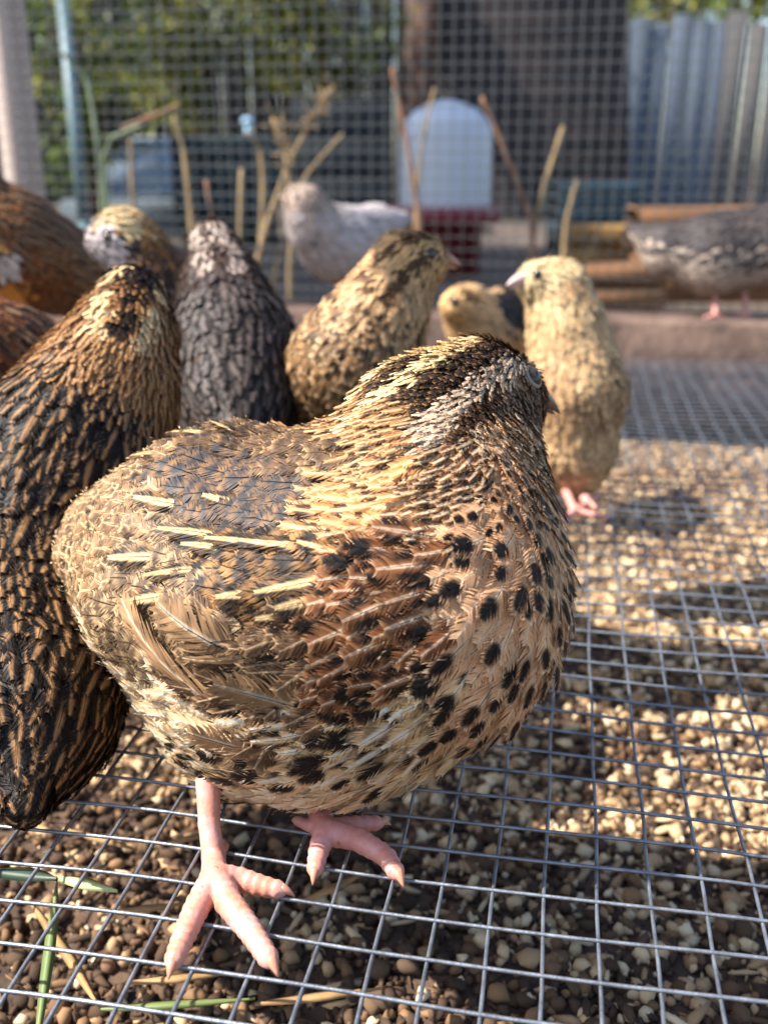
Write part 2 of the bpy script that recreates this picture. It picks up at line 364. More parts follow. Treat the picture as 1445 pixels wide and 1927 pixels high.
def feathers(bird, roots, kinds, seed, q='fine', dirs=None, LW=None, lift_add=0.0, sink=0.0, lw=1.0, lf=1.0, wn=1.0):
    """returns V (n,m,3), C (n,m,3), F4, F3 of the template"""
    r = np.random.default_rng(seed); n = len(roots); Kn = 7
    L = np.array([K[k]['L'] for k in kinds]); W = np.array([K[k]['W'] for k in kinds]); lift = np.array([K[k]['lift'] for k in kinds])
    jit = np.array([K[k]['jit'] for k in kinds])
    if LW is not None: L, W = LW
    L = L*lw*(.8+.4*r.random(n)); W = W*lw*wn*(.8+.4*r.random(n))
    p = roots.copy(); pts = []; nrm = []
    ang = r.normal(0, 1, n)*jit*(1 if wn == 1 else 1.15)
    for k in range(Kn+1):
        p, nn = bird.project(p, it=2); pts.append(p); nrm.append(nn)
        f = bird.flow(p, nn)[0] if dirs is None else unit(dirs-(dirs*nn).sum(1)[:, None]*nn)
        b = np.cross(nn, f); f = f*np.cos(ang)[:, None]+b*np.sin(ang)[:, None]
        p = p+f*(L/Kn)[:, None]
    pts = np.stack(pts, 1); nrm = np.stack(nrm, 1)
    uu = np.linspace(0, 1, Kn+1)[None]
    hgt = (.0003-sink+.0009*r.random(n))[:, None]*(0.3+uu)+((lift*lf+lift_add)*(.35+1.2*r.random(n)))[:, None]*uu**1.5
    ctr = pts+nrm*hgt[..., None]
    T = unit(np.gradient(ctr, axis=1)); Bn = unit(np.cross(nrm, T)); Nn = np.cross(T, Bn)
    U, Vv, Bi, F4, F3 = TEMPL[q]; m = len(U); nb = Bi.max()+1
    # barb jitter
    jl = (1+.26*(r.random((n, nb))-.6)); ju = r.normal(0, .014, (n, nb)); jh = r.normal(0, 1, (n, nb)); tw = r.normal(0, .35, (n, nb))
    jl[:, -1] = 1; ju[:, -1] = 0; jh[:, -1] = 0
    # clumps where the vane parts
    u = U[None]+ju[:, Bi]*np.minimum(np.abs(Vv)[None]*2, 1); v = Vv[None]*jl[:, Bi]
    x = np.clip(u, 0, 1)*Kn; i0 = np.minimum(x.astype(int), Kn-1); fx = (x-i0)[..., None]; ii = np.arange(n)[:, None]
    lerp = lambda A: A[ii, i0]*(1-fx)+A[ii, i0+1]*fx
    C_, B_, N_, T_ = lerp(ctr), lerp(Bn), lerp(Nn), lerp(T)
    over = np.maximum(u-1, 0)*L[:, None]; vw = v*W[:, None]
    base = np.where(Bi == nb-1, .00018, 0.0)[None]
    edge = np.zeros(m); edge[:] = 0
    par = np.where(np.arange(m) % 2 == 0, -1., 1.)[None]
    hh = base-vw**2/(2*.030)+jh[:, Bi]*np.abs(v)**2*.00022+tw[:, Bi]*par*.00010*(np.abs(v) < .95)
    V = C_+B_*vw[..., None]+N_*hh[..., None]+T_*over[..., None]
    # shading normal: the vane's own rounding, the body's surface and a little barb-to-barb sparkle
    nv = N_*.9+lerp(nrm)*.5+B_*(v*.45)[..., None]+B_*(tw[:, Bi]*.45)[..., None]+T_*(r.normal(0, .16, (n, nb))[:, Bi]+.22*np.clip(u-.3, 0, 1))[..., None]
    feathers.normals = unit(nv)
    return V, colours(kinds, u, v, seed+1, Bi == nb-1), F4, F3
def feather_mesh(name, V, C, F4, F3, parent, mat=None, nrm=None):
    n, m, _ = V.shape; nrm = feathers.normals if nrm is None else nrm; o = (np.arange(n)*m)[:, None, None]
    return mesh_np(name, V.reshape(-1, 3), [(F4[None]+o).reshape(-1, 4), (F3[None]+o).reshape(-1, 3)], mat or M_feather, parent, color=C.reshape(-1, 3), smooth_=True, normals=nrm.reshape(-1, 3))
def scatter(Vs, spacing, seed):
    """blue-noise-like pick from surface points with a spacing of their own"""
    r = np.random.default_rng(seed); idx = r.permutation(len(Vs)); Vs = Vs[idx]; sp = spacing[idx]
    keep = []
    for s_ in np.unique(sp):
        w = np.where(sp == s_)[0]; key = np.floor((Vs[w]+r.random(3))/s_).astype(np.int64)
        _, f = np.unique(key, axis=0, return_index=True)
        # thin neighbours that fell close together across cell borders
        Q = Vs[w[f]]; ok = np.ones(len(f), bool); cell = {}
        kk = np.floor(Q/s_).astype(int)
        for i in range(len(f)):
            a = tuple(kk[i]); bad = False
            for dx in (-1, 0, 1):
                for dy in (-1, 0, 1):
                    for dz in (-1, 0, 1):
                        for j in cell.get((a[0]+dx, a[1]+dy, a[2]+dz), ()):
                            if ((Q[i]-Q[j])**2).sum() < (.62*s_)**2: bad = True
            if bad: ok[i] = False
            else: cell.setdefault(a, []).append(i)
        keep.append(w[f][ok])
    return idx[np.concatenate(keep)]

def ball(mb, c, r, n=12, m=16, sq=None):
    V = []; c = np.asarray(c, float); sq = np.ones(3) if sq is None else np.asarray(sq)
    for i in range(n+1):
        for j in range(m):
            a = math.pi*i/n; b = 2*math.pi*j/m
            V.append(c+r*sq*np.array((math.sin(a)*math.cos(b), math.sin(a)*math.sin(b), math.cos(a))))
    mb.add(V, [(i*m+j, i*m+(j+1) % m, (i+1)*m+(j+1) % m, (i+1)*m+j) for i in range(n) for j in range(m)])

def eye(bird_o, c, n, r, name='eye', lid=True, up=ZD):
    mb = MB(); ball(mb, c-n*r*.55, r, 14, 20); e = mb.build('eye', M_eye, bird_o, True)
    t = unit(np.cross(up, n)); b = np.cross(n, t)
    mb = MB(); ball(mb, c-n*r*.18, r*.66, 10, 16); mb.build('pupil', M_pupil, e, True)
    if lid:
        mb = MB(); A = np.linspace(0, 2*math.pi, 21)[:-1]
        pts = [c-n*r*.12+(t*math.cos(a)*1.0+b*math.sin(a)*.86)*r*.93 for a in A]
        pts = pts+pts[:2]; mb.tube(pts, r*.2, 7, cap=False); mb.build('eyelid', M_lid, e, True)
    return e
def beak(bird_o, base, tip, r, mat, droop=.25):
    base = np.asarray(base); tip = np.asarray(tip); d = tip-base; L = np.linalg.norm(d); d = d/L
    dn = unit(np.array((0, 0, -1.))-d*np.dot((0, 0, -1.), d))
    t = np.linspace(0, 1, 8)
    up_ = [base-d*L*.2+d*L*1.2*x+dn*(L*droop*x**2.4-r*.22) for x in t]
    lo_ = [base-d*L*.2+d*L*1.02*x+dn*(r*.55+L*droop*.35*x**2) for x in t]
    mb = MB(); mb.tube(up_, r*(1-t**1.5)*.9+r*.07, 10); mb.tube(lo_, (r*(1-t**1.3)*.62+r*.05), 10)
    return mb.build('beak', mat, bird_o, True)

def leg_mesh(parent, tarsus, toes, hind, mat, res, rs=.0021, claws=True):
    """tarsus: [(point, r)...] top to foot; toes: list of polylines [(point, r)...]"""
    b = Bird(k=.00022 if claws else .0005)
    def scutes(q):                          # ring-like scales along the toe
        p = np.array([a_ for a_, _ in q]); rr = np.array([r_ for _, r_ in q]); L = np.concatenate([[0], np.linalg.norm(np.diff(p, axis=0), axis=1).cumsum()])
        t = np.linspace(0, L[-1], max(3, 2*int(L[-1]/.0024)+1)); s_ = 1+.15*np.where(np.arange(len(t)) % 2, 1, -1.)
        return [(np.array([np.interp(x, L, p[:, k]) for k in range(3)]), np.interp(x, L, rr)*y) for x, y in zip(t, s_)]
    if claws: toes_s = [scutes(q) for q in toes]
    else: toes_s = toes
    for q in [tarsus]+toes_s+([hind] if hind else []):
        for (p0, r0), (p1, r1) in zip(q[:-1], q[1:]): b.seg(p0, p1, r0, r1, '')
    b.done(); V, F = b.mesh(res)
    o = mesh_np('leg', V, [F], mat, parent, smooth_=True)
    if claws:
        for q in toes+([hind] if hind else []):
            (p0, _), (p1, r1) = q[-2], q[-1]; d = unit(np.asarray(p1)-np.asarray(p0)); L = r1*2.1
            mb = MB(); t = np.linspace(0, 1, 6)
            mb.tube([np.asarray(p1)+d*L*x*.9-np.array((0, 0, 1.))*L*.45*x**2+np.array((0, 0, 1.))*r1*.25 for x in t], r1*.72*(1-t**1.4)+r1*.06, 8)
            mb.build('claw', M_claw, o, True)
    return o

# ------------------------------------------------------------------ the setting: ground, litter, wire floor
GZ = -0.080
def sheet(name, x0, x1, y0, y1, z, mat, n=2, amp=0.0, seed=1):
    xs = np.linspace(x0, x1, n); ys = np.linspace(y0, y1, n); X, Y = np.meshgrid(xs, ys, indexing='ij')
    r = np.random.default_rng(seed); Z = np.full_like(X, z)
    for _ in range(14):
        kx, ky, ph = r.normal(0, 22, 2).tolist()+[r.random()*6.28]; Z += amp*np.sin(X*kx+Y*ky+ph)/5
    V = np.stack([X, Y, Z], -1).reshape(-1, 3); i = np.arange(n*n).reshape(n, n)
    F = np.stack([i[:-1, :-1], i[1:, :-1], i[1:, 1:], i[:-1, 1:]], -1).reshape(-1, 4)
    return mesh_np(name, V, [F], mat, smooth_=True), (V[:, 2].reshape(n, n), x0, x1, y0, y1)
M_ground = material('bare_earth', lin(62, 53, 46), rough=0.95, base2=lin(92, 79, 68), scale=4, bump=0.6, bscale=50)
gr, _ = sheet('ground', -60, 60, -20, 120, GZ-0.03, M_ground); kind(gr, 'structure')
li, LZ = sheet('litter_bed', -.75, .75, .02, 1.25, GZ, M_litter, n=160, amp=.009, seed=5); kind(li, 'structure')
def litter_z(x, y):
    Z, x0, x1, y0, y1 = LZ; n = Z.shape[0]
    return Z[np.clip(((x-x0)/(x1-x0)*(n-1)).round().astype(int), 0, n-1), np.clip(((y-y0)/(y1-y0)*(n-1)).round().astype(int), 0, n-1)]
# granules: uneven pebbles
def granules(name, n, seed, smin, smax, yr, cols, near=1.0, low=False):
    r = np.random.default_rng(seed)
    t = (1+5**.5)/2
    IV = unit(np.array([(-1, t, 0), (1, t, 0), (-1, -t, 0), (1, -t, 0), (0, -1, t), (0, 1, t), (0, -1, -t), (0, 1, -t), (t, 0, -1), (t, 0, 1), (-t, 0, -1), (-t, 0, 1)], float))
    IF = np.array([(0, 11, 5), (0, 5, 1), (0, 1, 7), (0, 7, 10), (0, 10, 11), (1, 5, 9), (5, 11, 4), (11, 10, 2), (10, 7, 6), (7, 1, 8), (3, 9, 4), (3, 4, 2), (3, 2, 6), (3, 6, 8), (3, 8, 9), (4, 9, 5), (2, 4, 11), (6, 2, 10), (8, 6, 7), (9, 8, 1)])
    if low: IV = np.array([(1, 0, 0), (-1, 0, 0), (0, 1, 0), (0, -1, 0), (0, 0, 1), (0, 0, -1.)])*1.15; IF = np.array([(0, 2, 4), (2, 1, 4), (1, 3, 4), (3, 0, 4), (2, 0, 5), (1, 2, 5), (3, 1, 5), (0, 3, 5)])
    nv_ = len(IV)
    y = yr[0]+(yr[1]-yr[0])*r.random(n)**near; x = (r.random(n)*2-1)*(.43*y+.07)
    R = smin+(smax-smin)*r.random(n)**1.7
    sq = np.where(r.random((n, 1, 1)) < .3, np.array((1.9, .5, .4)), 1.)*(.5+.75*r.random((n, 1, 3))); jit = 1+.6*(r.random((n, nv_, 1))-.5)
    A = r.random(n)*6.28; ca, sa = np.cos(A), np.sin(A)
    V = IV[None]*sq*jit*R[:, None, None]
    V = np.stack([V[..., 0]*ca[:, None]-V[..., 1]*sa[:, None], V[..., 0]*sa[:, None]+V[..., 1]*ca[:, None], V[..., 2]], -1)
    V += np.stack([x, y, litter_z(x, y)+R*(.1+.75*r.random(n))], -1)[:, None]
    # pale grit and brown mulch in patches; pale share paints sunny right, shaded front
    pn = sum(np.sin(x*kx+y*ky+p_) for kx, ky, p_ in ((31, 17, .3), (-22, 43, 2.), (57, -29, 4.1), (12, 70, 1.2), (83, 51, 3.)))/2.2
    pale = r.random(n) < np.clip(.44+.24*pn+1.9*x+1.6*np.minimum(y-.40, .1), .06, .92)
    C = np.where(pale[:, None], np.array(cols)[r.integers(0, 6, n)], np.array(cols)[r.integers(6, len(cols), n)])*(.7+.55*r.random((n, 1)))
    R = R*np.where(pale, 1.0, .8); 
    return kind(mesh_np(name, V.reshape(-1, 3), [(IF[None]+(np.arange(n)*nv_)[:, None, None]).reshape(-1, 3)], M_granule, color=np.repeat(C, nv_, 0), smooth_=True), 'stuff')
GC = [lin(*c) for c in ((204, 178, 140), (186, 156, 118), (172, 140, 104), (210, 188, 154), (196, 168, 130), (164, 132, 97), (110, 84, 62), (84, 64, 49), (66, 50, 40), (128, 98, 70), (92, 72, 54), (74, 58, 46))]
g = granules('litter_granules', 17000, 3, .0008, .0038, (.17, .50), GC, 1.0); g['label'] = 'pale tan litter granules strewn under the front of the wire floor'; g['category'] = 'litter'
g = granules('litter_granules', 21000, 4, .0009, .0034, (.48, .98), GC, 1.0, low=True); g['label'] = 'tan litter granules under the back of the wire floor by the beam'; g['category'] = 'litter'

# the wire floor, every wire a part
S = .0127; WR = .00052
fl = empty('wire_floor', (0, .5, 0), 'grey galvanised half-inch wire mesh floor under the flock', 'wire mesh')
rw = np.random.default_rng(4)
def wav(a, b, ph):      # gentle sag and bulge of the sheet
    return .0014*np.sin(a*17+ph)*np.sin(b*13+1.0)+.0008*np.sin(a*41+b*29)
BD = .918               # where the beam begins, along CD
ia = np.arange(-52, 50); ib = np.arange(3, int(BD/S)+1)
def floor_pt(a, b, dz): # a along RD, b along CD
    a, b = np.broadcast_arrays(np.asarray(a, float), np.asarray(b, float))
    return a[..., None]*RD+b[..., None]*CD+(wav(a, b, .4)+dz)[..., None]*ZD
def wire(P_, r, name, parent, n=5, mat=M_wire):
    mb = MB(); mb.tube(P_, r, n); return mb.build(name, mat, parent, True)
for i in ia:
    b = np.arange(3*S-.004, BD, S); ph = rw.random()*6.28
    a = i*S+.0035+.00022*np.sin(b*2*math.pi/(S*5.3)+ph)+.0002*rw.normal(0, 1, len(b)).cumsum()/6
    wire(floor_pt(a, b, -WR*.6-.00052), WR, 'wire', fl)
for j in ib:
    a = np.arange(ia[0]*S-.002, ia[-1]*S+.012, S); ph = rw.random()*6.28
    b = j*S+.0002*np.sin(a*2*math.pi/(S*6.1)+ph)+.0002*rw.normal(0, 1, len(a)).cumsum()/6
    wire(floor_pt(a, b, WR*.6-.00052), WR, 'wire', fl)

# ------------------------------------------------------------------ the speckled quail in front
def main_quail():
    q = empty('quail', on_z(520, 1600), 'speckled brown quail with black-dotted buff breast standing in front on the wire floor', 'quail', 'quail in the wire run')
    b = Bird(k=.0050); mm = 1e-3
    tail, rump, back, belly, breast = at(185, 1035, .322), at(270, 1050, .312), at(430, 1075, .292), at(610, 1178, .277), at(782, 1125, .262)
    fwd = unit(breast-rump); dn = np.array((0, 0, -1.)); side = unit(np.cross(fwd, ZD))
    b.seg(tail, rump, 9*mm, 21*mm, 'rump'); b.seg(rump, back, 22*mm, 38*mm, 'back')
    b.seg(back, belly, 37*mm, 44.5*mm, 'belly'); b.seg(belly, breast, 42.5*mm, 38*mm, 'breast', d=-fwd*.9+dn*.55)
    nb, nape, head, fore = at(790, 960, .268), at(806, 822, .277), at(898, 745, .287), at(952, 744, .292)
    b.seg(at(700, 1040, .272), nb, 36*mm, 28*mm, 'neckbase', d=unit(breast-nb)*.3-fwd*.45+dn*.5); b.seg(nb, nape, 27*mm, 18.5*mm, 'neck', d=unit(nb-nape)*.85-fwd*.25)
    b.seg(nape, head, 17*mm, 12*mm, 'nape', d=unit(nape-head)+dn*.25); b.seg(head, fore, 11.3*mm, 7.6*mm, 'head', d=unit(nape-fore))
    b.seg(at(915, 850, .281), at(945, 782, .290), 13.5*mm, 5.5*mm, 'throat', d=unit(at(930, 930, .272)-at(965, 770, .292)))
    b.seg(at(375, 1285, .300), at(460, 1330, .288), 15*mm, 22*mm, 'vent')
    b.done()
    # the folded right wing bulges from the flank
    w0, n0 = b.hit(585, 1130); w1, n1 = b.hit(215, 1160); w2, _ = b.hit(420, 1150)
    b2 = Bird(k=.0050)
    for i in range(len(b.a)): b2.seg(b.a[i], b.b[i], b.ra[i], b.rb[i], b.reg[i], b.d[i])
    b2.seg(w2[0]-n0[0]*9*mm, w0[0]-n0[0]*11*mm, 11*mm, 13*mm, 'wing', d=-fwd); b2.seg(w1[0]-n1[0]*5*mm, w2[0]-n0[0]*9*mm, 7*mm, 11*mm, 'wing', d=-fwd)
    b = b2.done()
    V, F = b.mesh(2.0*mm)
    body = mesh_np('body', V, [F], M_under, q, smooth_=True)
    # which plumage grows where: seeds seen in the photograph, carried by the body's surface
    def line(pts, step=11):
        o = []
        for (x0, y0), (x1, y1) in zip(pts[:-1], pts[1:]):
            n = max(1, int(math.hypot(x1-x0, y1-y0)/step)); o += [(x0+(x1-x0)*i/n, y0+(y1-y0)*i/n) for i in range(n)]
        return o+[pts[-1]]
    seeds = dict(
        median=line([(892, 640), (843, 667), (784, 697), (716, 753), (668, 797)], 8),
        crown=line([(868, 634), (818, 660), (757, 692), (712, 735)], 9)+line([(915, 652), (862, 686), (806, 714), (760, 752)], 9)+line([(950, 645), (890, 690), (830, 730), (790, 765)])+[(985, 658), (900, 700), (850, 728), (965, 652)],
        brow=line([(1008, 676), (960, 688), (910, 716), (862, 752), (815, 800), (790, 832)])+line([(985, 684), (930, 716), (880, 752), (835, 800)]),
        lore=[(1022, 690), (1026, 712), (1022, 738), (1010, 690), (985, 706), (980, 722)],
        cheek=[(965, 748), (990, 765), (948, 768), (1005, 760), (975, 785), (998, 785), (945, 745)],
        eyeline=line([(930, 745), (900, 775), (865, 815)]),
        throat=[(985, 820), (1002, 850), (962, 838), (935, 815), (1005, 890), (960, 870), (985, 850), (912, 830)],
        nape=line([(700, 750), (650, 798)], 9)+line([(735, 768), (690, 812)], 9)+[ (725, 765), (755, 790), (700, 815), (675, 845), (735, 825), (715, 860), (775, 830), (690, 790), (650, 820)],
        necktan=[(660, 885), (640, 940), (690, 930), (735, 905), (625, 985), (690, 985), (740, 950), (655, 1010), (770, 885), (720, 990)],
        neckside=[(830, 870), (870, 850), (800, 920), (850, 910), (900, 880), (780, 970), (755, 1015), (800, 1010), (840, 950), (900, 920)],
        upbreast=[(955, 920), (1000, 950), (920, 950), (1030, 985), (885, 980), (975, 970), (940, 900), (1010, 920)],
        breast=[(950, 1030), (1020, 1050), (1060, 1080), (900, 1050), (980, 1120), (1055, 1180), (920, 1150), (860, 1080), (880, 1200), (980, 1230), (1020, 1290), (930, 1300), (850, 1290), (900, 1360), (1080, 1120), (960, 1360), (850, 1140)],
        belly=[(800, 1420), (850, 1415), (700, 1450), (900, 1430), (740, 1470), (600, 1462), (660, 1480)],
        bellyw=[(600, 1500), (520, 1490), (700, 1510), (780, 1480), (640, 1520), (440, 1475)],
        flankdark=[(720, 1060), (690, 1100), (760, 1100), (680, 1160), (740, 1180), (650, 1230), (705, 1240), (800, 1170), (800, 1070), (670, 1280), (760, 1240), (640, 1180)],
        flankbars=[(600, 1350), (680, 1350), (760, 1340), (500, 1400), (560, 1410), (640, 1400), (430, 1425), (720, 1400), (540, 1370), (800, 1290), (380, 1440)],
        scap=[(560, 1040), (480, 1050), (600, 1080), (520, 1090), (600, 1130), (460, 1110), (540, 1140), (620, 1040)],
        backgrey=[(400, 900), (480, 930), (540, 960), (460, 980), (580, 920), (380, 965), (420, 1010), (510, 880), (560, 1000), (340, 910)],
        backbrown=[(560, 815), (600, 830), (480, 795), (400, 815), (630, 860), (560, 860), (640, 830)],
        rump=[(150, 980), (200, 940), (260, 895), (180, 1040), (250, 1000), (300, 960), (320, 855), (220, 1080), (130, 1020)],
        wingcov=[(250, 1120), (320, 1080), (200, 1160), (300, 1180), (380, 1130), (260, 1230), (360, 1210), (430, 1180), (340, 1020), (390, 1070)],
        ragged=[(480, 1220), (540, 1250), (600, 1220), (420, 1290), (560, 1190), (500, 1320), (590, 1300), (420, 1250)],
        vent=[(280, 1330), (320, 1370), (260, 1290), (370, 1350), (300, 1400), (340, 1320), (330, 1430), (410, 1370)])
    sk = np.array([NAMES.index(k) for k, v in seeds.items() for _ in v]); xy = np.array([p for v in seeds.values() for p in v], float)
    sp_, _ = b.hit(xy[:, 0], xy[:, 1])
    # far side: mirror across the bird's own middle plane
    mid = belly; hmid = head; hs = unit(np.cross(unit(fore-nape), ZD))
    def mirror(p):
        s1 = ((p-mid)*side).sum(1); s2 = ((p-hmid)*hs).sum(1); up = p[:, 2] > (nape[2]+nb[2])/2
        far1 = (s1 < 0); far2 = s2 < 0; out = p.copy()
        m1 = far1 & ~up; out[m1] = p[m1]-2*s1[m1][:, None]*side; m2 = far2 & up; out[m2] = p[m2]-2*s2[m2][:, None]*hs
        return b.project(out, it=3)[0]
    def lookup(p, seed):
        pm = mirror(p); r = np.random.default_rng(seed)
        D = np.linalg.norm(pm[:, None]-sp_[None], axis=-1)*(1+.30*r.random((len(p), len(sp_))))
        Dd = np.linalg.norm(p[:, None]-sp_[None], axis=-1)*(1+.30*r.random((len(p), len(sp_))))
        vis = ((p-mid)*side).sum(1) > -.012
        D = np.where(vis[:, None], Dd, D)
        return sk[D.argmin(1)]
    Vd = surface_points(b, V, F, 70000, 21)
    k_ = lookup(Vd, 1)
    spc = np.array([K[n]['sp'] for n in NAMES])[k_]
    pick = scatter(Vd, spc, 3); roots = Vd[pick]; kn = np.array(NAMES)[k_[pick]]
    # leave the eye and the bill base bare
    ec, en = b.hit(1001, 710); ec, en = ec[0], en[0]
    bb = at(1016, 752, .296)
    n_root = roots-b.flow(roots, b.sdf(roots)[1])[0]*(np.array([K[k]['L'] for k in kn])*.45)[:, None]
    n_root, _ = b.project(n_root)
    okm = (np.linalg.norm(roots-ec, axis=1) > 3.9*mm) & (np.linalg.norm(roots-bb, axis=1) > 3.2*mm)
    n_root = n_root[okm]; kn = kn[okm]
    tr = dict(head_feathers=('median', 'crown', 'brow', 'lore', 'cheek', 'eyeline', 'throat'), neck_feathers=('nape', 'necktan', 'neckside'),
              breast_feathers=('upbreast', 'breast'), belly_feathers=('belly', 'bellyw', 'vent'), flank_feathers=('flankdark', 'flankbars', 'ragged'),
              back_feathers=('backgrey', 'backbrown', 'rump', 'scap'), wing=('wingcov',))
    parts = {}
    for i, (nm, ks) in enumerate(tr.items()):
        w = np.isin(kn, ks)
        Vf, Cf, F4, F3 = feathers(b, n_root[w], list(kn[w]), 50+i, {'head_feathers': 'low', 'belly_feathers': 'mid', 'neck_feathers': 'mid'}.get(nm, 'fine'))
        parts[nm] = kind(feather_mesh(nm, Vf, Cf, F4, F3, q), 'stuff')
    # single feathers that stand out: cream-streaked scapulars and loose wing feathers (root pixel -> tip pixel)
    K['streak'] = P((32, 26, 23), (120, 88, 54), cd=(160, 112, 64), cs=(216, 182, 130), bar=.5, streak=.30, fr=.93, L=16, W=6.5, lift=1.6, jit=0, freq=15)
    K['loose'] = P((150, 116, 82), (196, 164, 124), cd=(104, 80, 58), cs=(204, 188, 164), bar=.6, streak=.10, fr=.93, L=28, W=9, lift=3.2, jit=0, freq=26)
    K['bend'] = P((136, 88, 54), (216, 172, 128), cd=(24, 18, 15), cs=(236, 210, 180), blotch=1, streak=.07, fr=.80, L=16, W=8, lift=2.0, jit=.14)
    def single(lst, kname, parent, nm, Wd, seed, lift=0.0):
        for i, (x0, y0, x1, y1) in enumerate(lst):
            p0, _ = b.hit(x0, y0); p1, _ = b.hit(x1, y1); d = p1-p0; L = np.linalg.norm(d)
            Vf, Cf, F4, F3 = feathers(b, p0, [kname], seed+i*7, 'fine', dirs=d, LW=(np.array([L*1.06]), np.array([Wd*.5*mm])), lift_add=lift, sink=-.0018)
            feather_mesh(nm, Vf, Cf, F4, F3, parent)
    single([(660, 1050, 552, 1036), (600, 1030, 474, 1039), (534, 1024, 415, 1037), (486, 1046, 352, 1047), (442, 1018, 312, 1012), (655, 1086, 470, 1124),
            (520, 1112, 416, 1130), (426, 1076, 295, 1094), (470, 826, 400, 823), (420, 834, 322, 838), (376, 880, 272, 873), (363, 956, 280, 956),
            (467, 953, 384, 948), (640, 1118, 540, 1142), (590, 1150, 500, 1160), (330, 1120, 250, 1140), (300, 1050, 225, 1060)], 'streak', parts['back_feathers'], 'streaked_feather', 6.0, 900, .0002)
    single([(470, 1372, 284, 1160), (600, 1338, 438, 1264), (520, 1420, 380, 1330), (470, 1240, 350, 1150)], 'loose', parts['wing'], 'wing_feather', 11, 1300, .0012)
    single([(x+14*math.sin(i*5.1+x), y+13*math.sin(i*3.3+x), x-105, y+24+8*math.sin(i*2.2)) for i in range(6) for x, y in ((758, 1040+45*i), (826, 1012+46*i), (700, 1070+44*i))], 'bend', parts['flank_feathers'], 'feather', 8.5, 1700, .0004)
    # spotted feathers lying on top, each its own
    K['dot'] = dict(K['breast']); K['dot'].update(spot=.95, lift=1.8*mm, L=15*mm, W=4.0*mm)
    K['dotfl'] = dict(K['flankbars']); K['dotfl'].update(spot=.9, blotch=.7, lift=1.8*mm, L=20*mm, W=3.9*mm, streak=.12)
    K['dotfd'] = dict(K['flankdark']); K['dotfd'].update(spot=.5, blotch=.8, lift=1.8*mm, L=16*mm, W=3.8*mm)
    K['dotup'] = dict(K['upbreast']); K['dotup'].update(spot=1., lift=1.3*mm, L=9.5*mm, W=2.3*mm)
    K['dotth'] = dict(K['throat']); K['dotth'].update(spot=.9, lift=.8*mm, L=5.6*mm, W=1.4*mm)
    K['dotbe'] = dict(K['belly']); K['dotbe'].update(spot=.55, lift=1.8*mm, L=18*mm, W=4.2*mm)
    kk_ = np.array(NAMES)[k_]
    for kn2, src, sp2, back_, mx, tract in (('dot', ('breast',), 6.7, .010, 130, 'breast_feathers'), ('dotfl', ('flankbars',), 7.0, .013, 45, 'flank_feathers'), ('dotfd', ('flankdark',), 6.0, .009, 0, 'flank_feathers'), ('dotup', ('upbreast',), 3.9, .0065, 60, 'breast_feathers'),
                                     ('dotth', ('throat',), 2.6, .004, 0, 'head_feathers'), ('dotbe', ('belly',), 9.0, .012, 40, 'belly_feathers')):
        Vb = Vd[np.isin(kk_, src)]; pk = scatter(Vb, np.full(len(Vb), sp2*mm), 9)
        fl_ = b.flow(Vb[pk], b.sdf(Vb[pk])[1])[0]; rt, _ = b.project(Vb[pk]-fl_*back_)
        Vf, Cf, F4, F3 = feathers(b, rt, [kn2]*len(rt), 2100+int(sp2*10), 'low' if kn2 == 'dotth' else 'fine', lift_add=.0004, sink=-.0006)
        see = np.argsort(np.linalg.norm(rt-CAM, axis=1))
        NM = feathers.normals
        for i in see[:mx]: feather_mesh('feather', Vf[i:i+1], Cf[i:i+1], F4, F3, parts[tract], nrm=NM[i:i+1])
        if len(see) > mx: kind(feather_mesh('spotted_feathers', Vf[see[mx:]], Cf[see[mx:]], F4, F3, parts[tract], nrm=NM[see[mx:]]), 'stuff')
    # fine loose barbs that fray the outline
    K['wisp'] = P((170, 130, 90), (226, 196, 156), L=8, W=1.6, lift=2.6, jit=.5)
    r5 = np.random.default_rng(77); sel = r5.choice(np.where(~np.isin(k_, [NAMES.index(x) for x in ('scap', 'backgrey', 'crown', 'wingcov')]))[0], 2200, replace=False); ks = np.array(NAMES)[k_[sel]]
    for nm in set(ks): K['wisp_'+nm] = dict(K[nm]); K['wisp_'+nm].update(L=K[nm]['L']*.62, W=max(.0004, K[nm]['W']*.16), lift=K[nm]['lift']*1.1+.0004, jit=.5, spot=0, c0=(K[nm]['c0']+K[nm]['c1'])/2)
    Vf, Cf, F4, F3 = feathers(b, Vd[sel], ['wisp_'+k for k in ks], 2900, 'wisp'); kind(feather_mesh('loose_barbs', Vf, Cf, F4, F3, q), 'stuff')
    eye(q, ec+en*.6*mm, en, 3.7*mm)
    beak(q, bb, at(1056, 770, .301), 2.7*mm, M_beak, .22)
    # right leg (nearer), then the left
    def toe(pts, r0, r1):
        n = len(pts); return [(p, r0+(r1-r0)*i/(n-1)) for i, p in enumerate(pts)]
    h = 2.0*mm
    F0 = on_z(405, 1650, 4*mm)
    tars = [(at(392, 1470, .262), 3.29*mm), (at(394, 1550, .259), 2.75*mm), (at(402, 1615, .256), 2.93*mm), (F0, 3.5*mm)]
    toes = [toe([F0, on_z(372, 1705, 2.6*mm), on_z(345, 1765, 2.2*mm), on_z(326, 1812, 2*mm)], 3.05*mm, 1.89*mm),
            toe([F0, on_z(430, 1698, 2.8*mm), on_z(472, 1752, 2.4*mm), on_z(509, 1808, 2*mm)], 3.29*mm, 2.01*mm),
            toe([F0, on_z(450, 1655, 2.8*mm), on_z(495, 1668, 2.2*mm), on_z(530, 1675, 2*mm)], 2.93*mm, 1.77*mm)]
    leg_mesh(q, tars, toes, toe([at(412, 1606, .257), at(424, 1592, .262)], 1.95*mm, 1.06*mm), M_skin, .45*mm)
    F1 = on_z(612, 1565, 4*mm)
